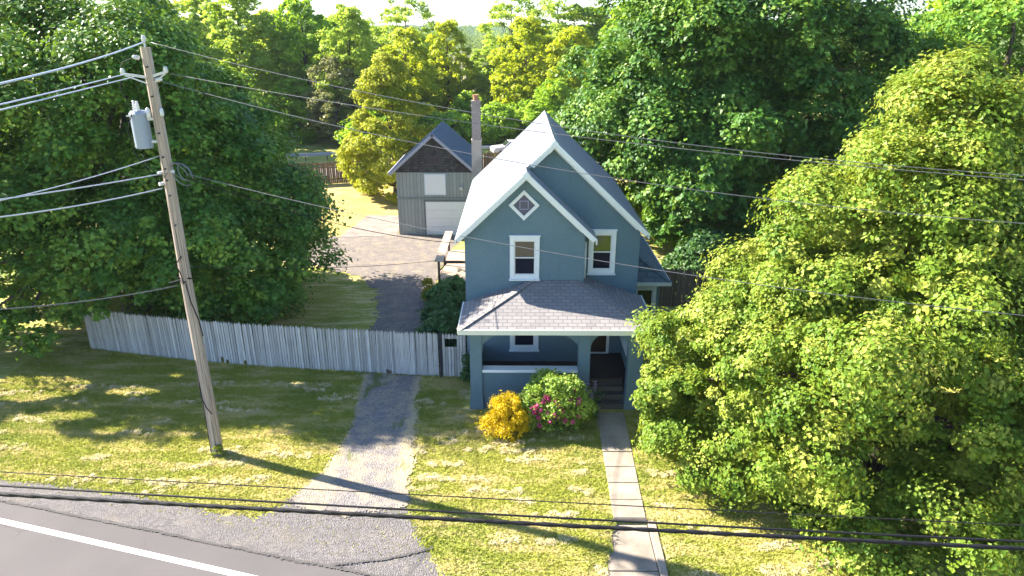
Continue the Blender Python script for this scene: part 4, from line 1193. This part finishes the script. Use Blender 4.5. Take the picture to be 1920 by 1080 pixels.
make_tree('maple_tree', 'broad yellow-green maple on the right in front of the porch steps', (10.75, 17.2, 0), 6.8, 5.5, .25, 10.85, 112, 1.32, 460000, .102, 'yellowmaple', 23, sub=6, inner=16,
          prof=[(0, .80), (.12, .98), (.25, 1.), (.4, .84), (.58, .60), (.78, .34), (.92, .15), (1, .03)], trunk_r=.34, nl=24, clump_r=.46, clumps_per=8, fill=.02, rand=.26, out=.8, up=.6,
          extra=[(-6.1, -.1, 2.7, .95), (-6.3, -.3, 1.9, .85), (-5.2, -.6, 3.0, 1.1), (-4.4, -.4, 4.2, 1.1)])
make_tree('maple_tree', 'enormous dark green maple towering behind the right side of the house', (12.2, 41.0, 0), 9.6, 7.5, 1.2, 16.8, 115, 1.95, 300000, .22, 'maple2', 37, sub=7, inner=40, up=.9,
          prof=[(0, .45), (.1, .70), (.25, .92), (.45, 1.), (.7, .9), (.88, .6), (1, .2)], trunk_r=.5, nl=26, clump_r=.5, clumps_per=9, fill=.04, rand=.42)
make_tree('young_maple', 'small leafy maple between the weathered fence and the big dark maple', (9.6, 34.2, 0), 3.3, 2.6, 1.9, 6.6, 34, .95, 30000, .24, 'maple2', 41, trunk_r=.15, nl=12)
make_tree('young_maple', 'golden green rounded maple beside the garage at the lawn edge', (-9.3, 51.6, 0), 3.95, 3.4, .3, 10.0, 46, 1.05, 80000, .17, 'goldmaple', 53, sub=6, clump_r=.5, clumps_per=8, fill=.04, prof=CONE, trunk_r=.22, nl=14)
make_tree('broadleaf_tree', 'bright green tree at the upper right corner behind the yellow-green maple', (28.5, 42.0, 0), 8.5, 6.5, 1.0, 14.5, 70, 1.7, 90000, .25, 'bright2', 61, sub=6, inner=10, clump_r=.5, clumps_per=9, trunk_r=.4, nl=16)
make_tree('broadleaf_tree', 'shaded green tree at the right edge behind the yellow-green maple', (21.0, 24.0, 0), 5.0, 4.5, .6, 9.6, 50, 1.3, 60000, .2, 'maple', 67, trunk_r=.3, nl=14)

# trees beyond the yard: three kinds built once, then copied
def proto(name, mat, seed, rx, z0, z1, nl_, lr, n, leaf, prof, tr, bark='bark', **kw):
    return make_tree(name, 'x', (0, -400, 0), rx, rx * .9, z0, z1, nl_, lr, n, leaf, mat, seed, prof=prof, trunk_r=tr, bark=bark, nl=18, **kw)
BG = {
    'pale': proto('broadleaf_tree', 'pale', 71, 4.2, 1.0, 15, 66, 1.15, 34000, .29, TALL, .24, sub=5, inner=8, clump_r=.55, clumps_per=6),
    'bright': proto('broadleaf_tree', 'bright', 73, 4.6, .6, 13, 64, 1.25, 34000, .31, ROUND, .26, sub=5, inner=8, clump_r=.55, clumps_per=6),
    'yellow': proto('locust_tree', 'sun_yellow', 79, 4.2, 1.2, 12.5, 52, 1.1, 32000, .27, TALL, .22, sub=6, inner=8, clump_r=.6, clumps_per=5, flat=.6),
    'wispy': proto('locust_tree', 'pale', 83, 3.6, 4.0, 16.5, 46, .8, 11000, .24, TALL, .17, sub=4, clump_r=.8, clumps_per=4, flat=.7),
    'grey': proto('broadleaf_tree', 'greygreen', 89, 3.6, .8, 9.5, 60, .75, 13000, .22, ROUND, .22, clump_r=.5, clumps_per=9),
    'bush': proto('leafy_bush', 'bright', 97, 2.6, .1, 4.4, 34, .8, 11000, .28, ROUND, .12, clump_r=.42, clumps_per=12),
}
HT = {'pale': 15, 'bright': 13, 'yellow': 12.5, 'wispy': 16.5, 'grey': 9.5, 'bush': 4.4}
RX = {'pale': 4.2, 'bright': 4.6, 'yellow': 4.2, 'wispy': 3.6, 'grey': 3.6, 'bush': 2.6}
used = set()
def bg(kind, px, Y, top, hw, label):
    p = BG[kind]; o = p if kind not in used else copy_tree(p); used.add(kind)
    b = at_y(px, 300, Y); t = at_y(px, top, Y); d = float((b - EYE) @ FW)
    h = max(2.0, t[2]); w = hw * d / 1280.0
    o.location = (b[0], Y, 0); o.rotation_euler = (0, 0, (px * 7.3 + Y) % 6.28)
    o.scale = (w / RX[kind], w / RX[kind], h / HT[kind])
    tag(o, label, 'bush' if kind == 'bush' else 'tree', 'bushes beyond the guardrail' if kind == 'bush' else 'trees beyond the back fence')
bg('yellow', 45, 58, 28, 120, 'yellow tree peeping over the left shoulder of the huge dark maple')
bg('pale', 480, 84, -10, 85, 'tall pale tree rising right behind the top of the huge dark maple')
bg('bright', 590, 88, 2, 80, 'tall green tree midway between the huge dark maple and the garage')
bg('pale', 672, 80, 22, 62, 'tall slim tree behind the left edge of the golden green maple')
bg('grey', 640, 78, 108, 66, 'thin grey-brown tree left of the golden green maple')
bg('bright', 560, 80, 150, 60, 'bright green tree touching the right edge of the huge dark maple')
bg('wispy', 775, 98, -25, 60, 'thin see-through tree top against the sky above the golden maple')
bg('yellow', 770, 86, 62, 66, 'vivid yellow tree directly behind the golden green maple')
bg('yellow', 845, 92, 48, 52, 'vivid yellow tree right of the one behind the golden maple')
bg('bright', 740, 76, 190, 60, 'low bright tree directly behind the garage roof')
bg('pale', 822, 96, 130, 45, 'pale green tree standing behind the garage ridge')
bg('yellow', 985, 86, 42, 74, 'large yellow tree between the chimney and the enormous dark maple')
bg('wispy', 960, 104, -30, 58, 'see-through tree top against the sky above the chimney')
bg('wispy', 1040, 100, -30, 62, 'see-through tree top against the sky beside the enormous dark maple')
bg('yellow', 1065, 82, 62, 66, 'yellow tree touching the left edge of the enormous dark maple')
bg('bright', 1035, 77, 150, 56, 'bright green tree just behind the house roof peak')
bg('pale', 925, 92, 120, 40, 'slim pale tree right above the brick chimney')
bg('bright', 1730, 66, -10, 110, 'leafy tree at the top edge between the enormous dark maple and the right corner')
bg('pale', 330, 74, 0, 110, 'pale tree behind the crown top of the huge dark maple')
bg('bright', 180, 70, -2, 110, 'green tree behind the upper left of the huge dark maple')
bg('bush', 850, 78, 212, 46, 'leafy bush left of the chimney behind the garage')
bg('bush', 930, 79, 196, 44, 'leafy bush directly right of the chimney behind the guardrail')
bg('bush', 985, 82, 190, 46, 'leafy bush behind the left slope of the house roof')
bg('bush', 700, 74, 215, 60, 'leafy bush hidden behind the golden green maple')
bg('bush', 880, 88, 176, 46, 'pale bush farthest behind the chimney top')
bg('bush', 590, 86, 200, 52, 'leafy bush standing behind the left piece of guardrail')

for i, (kind, px, Y, top, hw, label) in enumerate((
    ('pale', 410, 96, 0, 80, 'pale tree in the second row behind the top right of the huge dark maple'),
    ('yellow', 535, 100, 28, 74, 'yellow-green tree behind the gap of the two tallest pale trees on the left'),
    ('bright', 640, 104, 34, 74, 'green tree in the second row above the thin grey-brown tree'),
    ('pale', 715, 110, 60, 66, 'pale tree farther back between the slim tree and the vivid yellow tree'),
    ('bright', 800, 118, 78, 62, 'green tree farther back above the garage ridge'),
    ('pale', 935, 120, 74, 60, 'pale tree farther back right of the gap over the chimney'),
    ('bright', 1010, 112, 50, 70, 'green tree in the second row behind the large yellow tree'),
    ('pale', 1090, 100, 20, 80, 'pale tree in the second row at the left edge of the enormous dark maple'),
    ('bright', 1180, 96, 10, 90, 'green tree hidden behind the crown of the enormous dark maple'),
    ('bright', 240, 92, 20, 120, 'green tree in the second row behind the huge dark maple'),
    ('bright', 100, 88, 10, 120, 'green tree behind the yellow tree at the upper left'),
    ('yellow', 655, 92, 120, 60, 'yellow-green tree low behind the thin grey-brown tree'),
    ('bush', 640, 88, 205, 56, 'leafy bush behind the guardrail left of the golden maple'),
    ('bush', 1060, 84, 196, 50, 'leafy bush behind the right slope of the roof peak'),
    ('bush', 790, 80, 205, 50, 'leafy bush behind the garage ridge'),
    ('bush', 760, 90, 170, 56, 'pale bush behind the golden maple top'),
    ('bush', 830, 96, 168, 46, 'pale bush at the foot of the bare wood'))):
    bg(kind, px, Y, top, hw, label)

# ------------------------------------------------------------------ far wood: one mass, with bare pale stems
def far_wood():
    rs = np.random.RandomState(5); n = 420
    y = rs.uniform(165, 460, n); x = (rs.uniform(-.85, .85, n)) * y
    gap = (np.abs(x / y + .07) < .045) & (y < 260); x, y = x[~gap], y[~gap]; n = len(x)
    h = rs.uniform(8, 13, n); r = rs.uniform(3.0, 6.0, n)
    per = 700; k = np.repeat(np.arange(n), per)
    u = unit(rs.randn(len(k), 3)); u[:, 2] = np.abs(u[:, 2]) * 1.0
    lump = 1 + .18 * np.sin(u[:, 0] * 7 + k) + .18 * np.sin(u[:, 1] * 6 + 2 * k)
    pos = np.stack([x[k] + u[:, 0] * r[k] * lump, y[k] + u[:, 1] * r[k] * lump, (.15 + .85 * u[:, 2] * lump) * h[k]], 1)
    nrm = unit(u + rs.randn(len(k), 3) * .6 + np.array([0, 0, .3]))
    V, F = leaf_quads(rs, pos, nrm, .75); tint = np.clip(.6 * rs.rand(n)[k] + .4 * rs.rand(len(k)), 0, 1)
    tag(np_mesh('distant_wood', V, F, M['farleaf'], None, tint), kind='stuff')
    m = MB()
    for i in range(230):
        yy = rs.uniform(130, 175); xx = yy * rs.uniform(-.14, .0); hh = rs.uniform(4, 9.5)
        m.tube([(xx, yy, -.1), (xx + rs.randn() * .25, yy, hh * .6), (xx + rs.randn() * .4, yy, hh)], [.16, .10, .03], 4)
        for _ in range(3):
            z = hh * rs.uniform(.4, .9); m.tube([(xx, yy, z), (xx + rs.randn() * .8, yy + rs.randn() * .5, z + rs.uniform(.4, 1.2))], [.05, .02], 3)
    tag(m.build('bare_wood', M['barkpale']), kind='stuff')
far_wood()

# ================================================================== SHRUBS AND FLOWERS
make_shrub('golden_shrub', 'golden yellow conical shrub on the lawn in front of the porch', (-.25, 18.85, 0), .74, .6, 1.16, 34, .25, 13000, .055, 'golden', 5, prof=CONE, up=.7, flat=.8, clump_r=.7, clumps_per=6, sub=5)
rb, RC, RL = make_shrub('rose_bush', 'big green rose bush with pink blooms beside the porch steps', (1.25, 19.2, 0), 1.24, .72, 1.60, 40, .38, 17000, .08, 'rose', 9, up=.6, clump_r=.6, clumps_per=7, sub=5)
def blooms():
    rs = np.random.RandomState(4)
    cl = [(-.62, -.55, 1.22), (-.5, -.58, 1.1), (-.34, -.45, 1.52), (-.25, -.5, 1.48), (-.05, -.52, 1.38), (.02, -.6, 1.3), (.42, -.5, 1.45), (.55, -.25, 1.75), (-.7, -.5, .98), (-.55, -.6, .80), (-.28, -.62, 1.02), (-.06, -.62, .92), (-.52, -.64, .52), (.1, -.58, 1.18), (-.42, -.5, 1.36), (-.85, -.3, 1.05)]
    for k in range(14):
        a = rs.uniform(-.95, .75); cl.append((a, -.68 * math.sqrt(max(.05, 1 - a * a)) - rs.uniform(-.05, .05), rs.uniform(.5, 1.5)))
    for c in cl:
        n = 60; u = unit(rs.randn(n, 3)); pos = np.array(c) * np.array([1, 1.05, .88]) + u * rs.uniform(.02, .095, (n, 1))
        V, F = leaf_quads(rs, pos, unit(u + .3 * rs.randn(n, 3)), .055, 1.0); np_mesh('bloom', V, F, M['pink'], rb, rs.rand(n))
blooms()
def spikes():
    o = empty('flower_clump', (2.42, 19.75, 0)); tag(o, 'tall lilac flower spikes beside the porch steps', 'flowers')
    rs = np.random.RandomState(8); m = MB(); P = []; Lf = []
    for k in range(7):
        x, y = rs.uniform(-.3, .22), rs.uniform(-.18, .2); h = rs.uniform(.8, 1.35); tx = x + rs.uniform(-.1, .1)
        m.tube([(x, y, 0), (tx, y, h)], .008, 4)
        for z in np.linspace(h - .32, h, 26): P.append((x + (tx - x) * z / h + rs.randn() * .028, y + rs.randn() * .028, z))
        for z in rs.uniform(.05, h - .3, 60): Lf.append((x + rs.randn() * .11, y + rs.randn() * .11, z))
    m.build('stem', M['rose'], o)
    P = np.array(P); V, F = leaf_quads(rs, P, unit(rs.randn(len(P), 3)), .06, 1.); np_mesh('bloom', V, F, M['lilac'], o, rs.rand(len(P)))
    P = np.array(Lf); V, F = leaf_quads(rs, P, unit(rs.randn(len(P), 3) + np.array([0, 0, .5])), .12, .4); np_mesh('foliage', V, F, M['darkshrub'], o, rs.rand(len(P)))
spikes()
make_shrub('leafy_shrub', 'dark green shrub against the house wall just behind the picket gate', (-2.95, 24.3, 0), 1.0, 1.3, 1.75, 30, .42, 9000, .13, 'darkshrub', 31)
make_shrub('leafy_shrub', 'dark green shrub in the middle of the row along the house wall', (-3.0, 26.7, 0), 1.05, 1.4, 1.7, 30, .42, 8000, .13, 'darkshrub', 32)
make_shrub('leafy_shrub', 'dark green shrub growing just in front of the wooden deck', (-3.0, 29.0, 0), .95, 1.1, 1.25, 28, .4, 7000, .13, 'darkshrub', 33)
make_shrub('leafy_shrub', 'dark undergrowth right behind the weathered grey fence', (9.2, 31.6, 0), 2.0, 1.3, 2.9, 34, .6, 14000, .16, 'darkshrub', 38)
make_shrub('weed_clump', 'yellow-green weeds at the gravel edge beside the wooden deck', (-4.15, 29.9, 0), .35, .8, .95, 14, .2, 2200, .09, 'weed', 34, cat='weeds', stem=False)
make_shrub('weed_clump', 'weeds tucked between the picket gate and the porch pillar', (-1.80, 22.1, 0), .22, .3, .95, 10, .16, 1400, .09, 'darkshrub', 35, cat='weeds', stem=False)
make_shrub('weed_clump', 'grass tuft at the foot of the utility pole', (PX + .10, PY - .19, 0), .22, .13, .20, 10, .07, 700, .05, 'weed2', 36, cat='weeds', stem=False)

# ================================================================== GRASS
def blades():
    rs = np.random.RandomState(2); N = 420000
    x = rs.uniform(-19, 9.5, N); y = 10.5 + (rs.rand(N) ** .9) * 14.3
    s = y - (13.15 - .25 * (x + 4.72))
    ok = (s > .55 + .35 * smooth_noise(x, y, 4., 3)) & (y < 24.9)
    dn = smooth_noise(x, y, 5., 5) * .13
    drive = in_poly(x + dn + rs.randn(N) * .10, y + smooth_noise(x, y, 5., 14) * .13 + rs.randn(N) * .08, DRIVE); ok &= ~drive | (rs.rand(N) < .03)
    sh = in_poly(x, y, SHOULDER); ok &= ~sh | (rs.rand(N) < .05)
    ok &= ~((x > np.where(y > 14.65, 2.66 - (20 - y) * .022, 2.53 - (14.7 - y) * .2)) & (x < np.where(y > 14.65, 3.61 - (20 - y) * .036, 3.64)) & (y < 20.1))
    ok &= ~((x > -1.85) & (x < 4.4) & (y > 20.2)); fy = np.interp(x, [-17, -12, -7, -2.86], [24.78, 23.68, 23.02, 22.58]); ok &= (y < fy - .05) & ((y < fy) )
    x, y = x[ok], y[ok]; n = len(x)
    near_fence = (np.interp(x, [-17, -12, -7, -2.86], [24.78, 23.68, 23.02, 22.58]) - y) < .25
    h = rs.uniform(.03, .075, n) * (1 + 1.6 * near_fence * rs.rand(n)); w = rs.uniform(.010, .022, n); a = rs.rand(n) * 6.28
    lean = rs.randn(n, 2) * .7 * h[:, None]
    z = gz(x, y)
    V = np.stack([np.stack([x - np.cos(a) * w, y - np.sin(a) * w, z], 1), np.stack([x + np.cos(a) * w, y + np.sin(a) * w, z], 1), np.stack([x + lean[:, 0], y + lean[:, 1], z + h], 1)], 1).reshape(-1, 3)
    tag(np_mesh('grass', V, np.arange(3 * n).reshape(n, 3), M['blades'], None, rs.rand(n)), kind='stuff')
blades()

def clippings():
    """rows of dry mown grass left lying on the lawn"""
    rs = np.random.RandomState(21); cx, cy = [], []
    for y0 in np.arange(12.2, 22.5, .62):
        x = -19.0
        while x < 8.5:
            L = rs.uniform(.5, 2.6)
            if rs.rand() < .55:
                n = int(L * 9); u = x + rs.rand(n) * L
                cx.append(u); cy.append(y0 + .16 * np.sin(u * .8 + y0 * 3) + .02 * u + rs.randn(n) * .085)
            x += L + rs.uniform(.2, 1.5)
    cx = np.concatenate(cx); cy = np.concatenate(cy)
    s_ = cy - (13.15 - .25 * (cx + 4.72))
    fy = np.interp(cx, [-17, -12, -7, -2.86], [24.78, 23.68, 23.02, 22.58])
    ok = (s_ > 1.1) & ~in_poly(cx, cy, DRIVE) & ~in_poly(cx, cy, SHOULDER) & (cy < fy - .4) & ~((cx > 2.1) & (cx < 3.75)) & ~((cx > -1.7) & (cy > 19.6))
    cx, cy = cx[ok], cy[ok]; m = 34; n = len(cx) * m
    k = np.repeat(np.arange(len(cx)), m); r = rs.uniform(.05, .12, len(cx))[k]; h = rs.uniform(.03, .075, len(cx))[k]
    a = rs.rand(n) * 6.28; q = np.sqrt(rs.rand(n)); x = cx[k] + np.cos(a) * q * r * 1.5; y = cy[k] + np.sin(a) * q * r
    z = gz(x, y) + .012 + h * (1 - q * q) * rs.rand(n)
    d = rs.rand(n) * 6.28; L = rs.uniform(.03, .07, n); w = rs.uniform(.004, .009, n); tz = rs.randn(n) * .018
    dx, dy = np.cos(d), np.sin(d)
    V = np.stack([np.stack([x - dx * L - dy * w, y - dy * L + dx * w, z - tz], 1), np.stack([x - dx * L + dy * w, y - dy * L - dx * w, z - tz], 1),
                  np.stack([x + dx * L + dy * w, y + dy * L - dx * w, z + tz], 1), np.stack([x + dx * L - dy * w, y + dy * L + dx * w, z + tz], 1)], 1).reshape(-1, 3)
    V[:, 2] = np.maximum(V[:, 2], gz(V[:, 0], V[:, 1]) + .004)
    t = NT('dry_straw'); at = t.n('Attribute', {'attribute_name': 'tint'})
    c = t.ramp(at.outputs['Fac'], (0., (.36, .31, .13)), (.6, (.60, .49, .26)), (1., (.76, .64, .40)))
    tag(np_mesh('dry_clippings', V, np.arange(4 * n).reshape(n, 4), t.surf(c, .9, None, .1), None, rs.rand(n)), kind='stuff')
clippings()

def haze():
    m = MB(); m.box(-2100, 2100, -800, 1700, -1.6, 31)
    t = NT('air'); v = t.n('VolumePrincipled'); v.inputs['Color'].default_value = (.80, .88, 1.0, 1); v.inputs['Density'].default_value = .00013
    v.inputs['Anisotropy'].default_value = .1
    t.t.links.new(v.outputs[0], t.out.inputs['Volume'])
    tag(m.build('haze', t.m), kind='stuff')
haze()

# ================================================================== LIGHT, SKY, CAMERA
W = bpy.data.worlds.new('World'); S.world = W; W.use_nodes = True
nt = W.node_tree; bgn = nt.nodes['Background']
sky = nt.nodes.new('ShaderNodeTexSky'); sky.sky_type = 'NISHITA'; sky.sun_disc = False
sky.sun_elevation = SUN_EL
sdir = Vector((-math.cos(SUN_AZ), -math.sin(SUN_AZ)))
sky.sun_rotation = math.atan2(sdir.x, sdir.y) % (2 * math.pi)
sky.air_density = 1.0; sky.dust_density = .5; sky.ozone_density = 5.0; sky.altitude = 0
nt.links.new(sky.outputs[0], bgn.inputs[0]); bgn.inputs[1].default_value = .078

sd = bpy.data.lights.new('sun', 'SUN'); sd.energy = 5.0; sd.angle = R(.53); sd.color = (1.0, .92, .79)
so = bpy.data.objects.new('sun', sd); COL.objects.link(so)
dirv = Vector((math.cos(SUN_EL) * math.cos(SUN_AZ), math.cos(SUN_EL) * math.sin(SUN_AZ), -math.sin(SUN_EL)))
so.rotation_euler = dirv.to_track_quat('-Z', 'Y').to_euler(); so.location = (-40, 20, 40)

cd = bpy.data.cameras.new('camera'); cd.sensor_width = 36; cd.lens = 24.0; cd.clip_end = 8000; cd.clip_start = .1
co = bpy.data.objects.new('camera', cd); COL.objects.link(co)
co.location = (0, 0, CAM_H); co.rotation_euler = (math.pi / 2 - PITCH, 0, YAW); S.camera = co

S.view_settings.view_transform = 'Standard'; S.view_settings.look = 'None'
S.view_settings.exposure = 2.32; S.view_settings.gamma = 1.0; S.view_settings.use_curve_mapping = False
S.cycles.max_bounces = 6; S.cycles.diffuse_bounces = 3; S.cycles.transmission_bounces = 3; S.cycles.volume_bounces = 0; S.cycles.transparent_max_bounces = 8
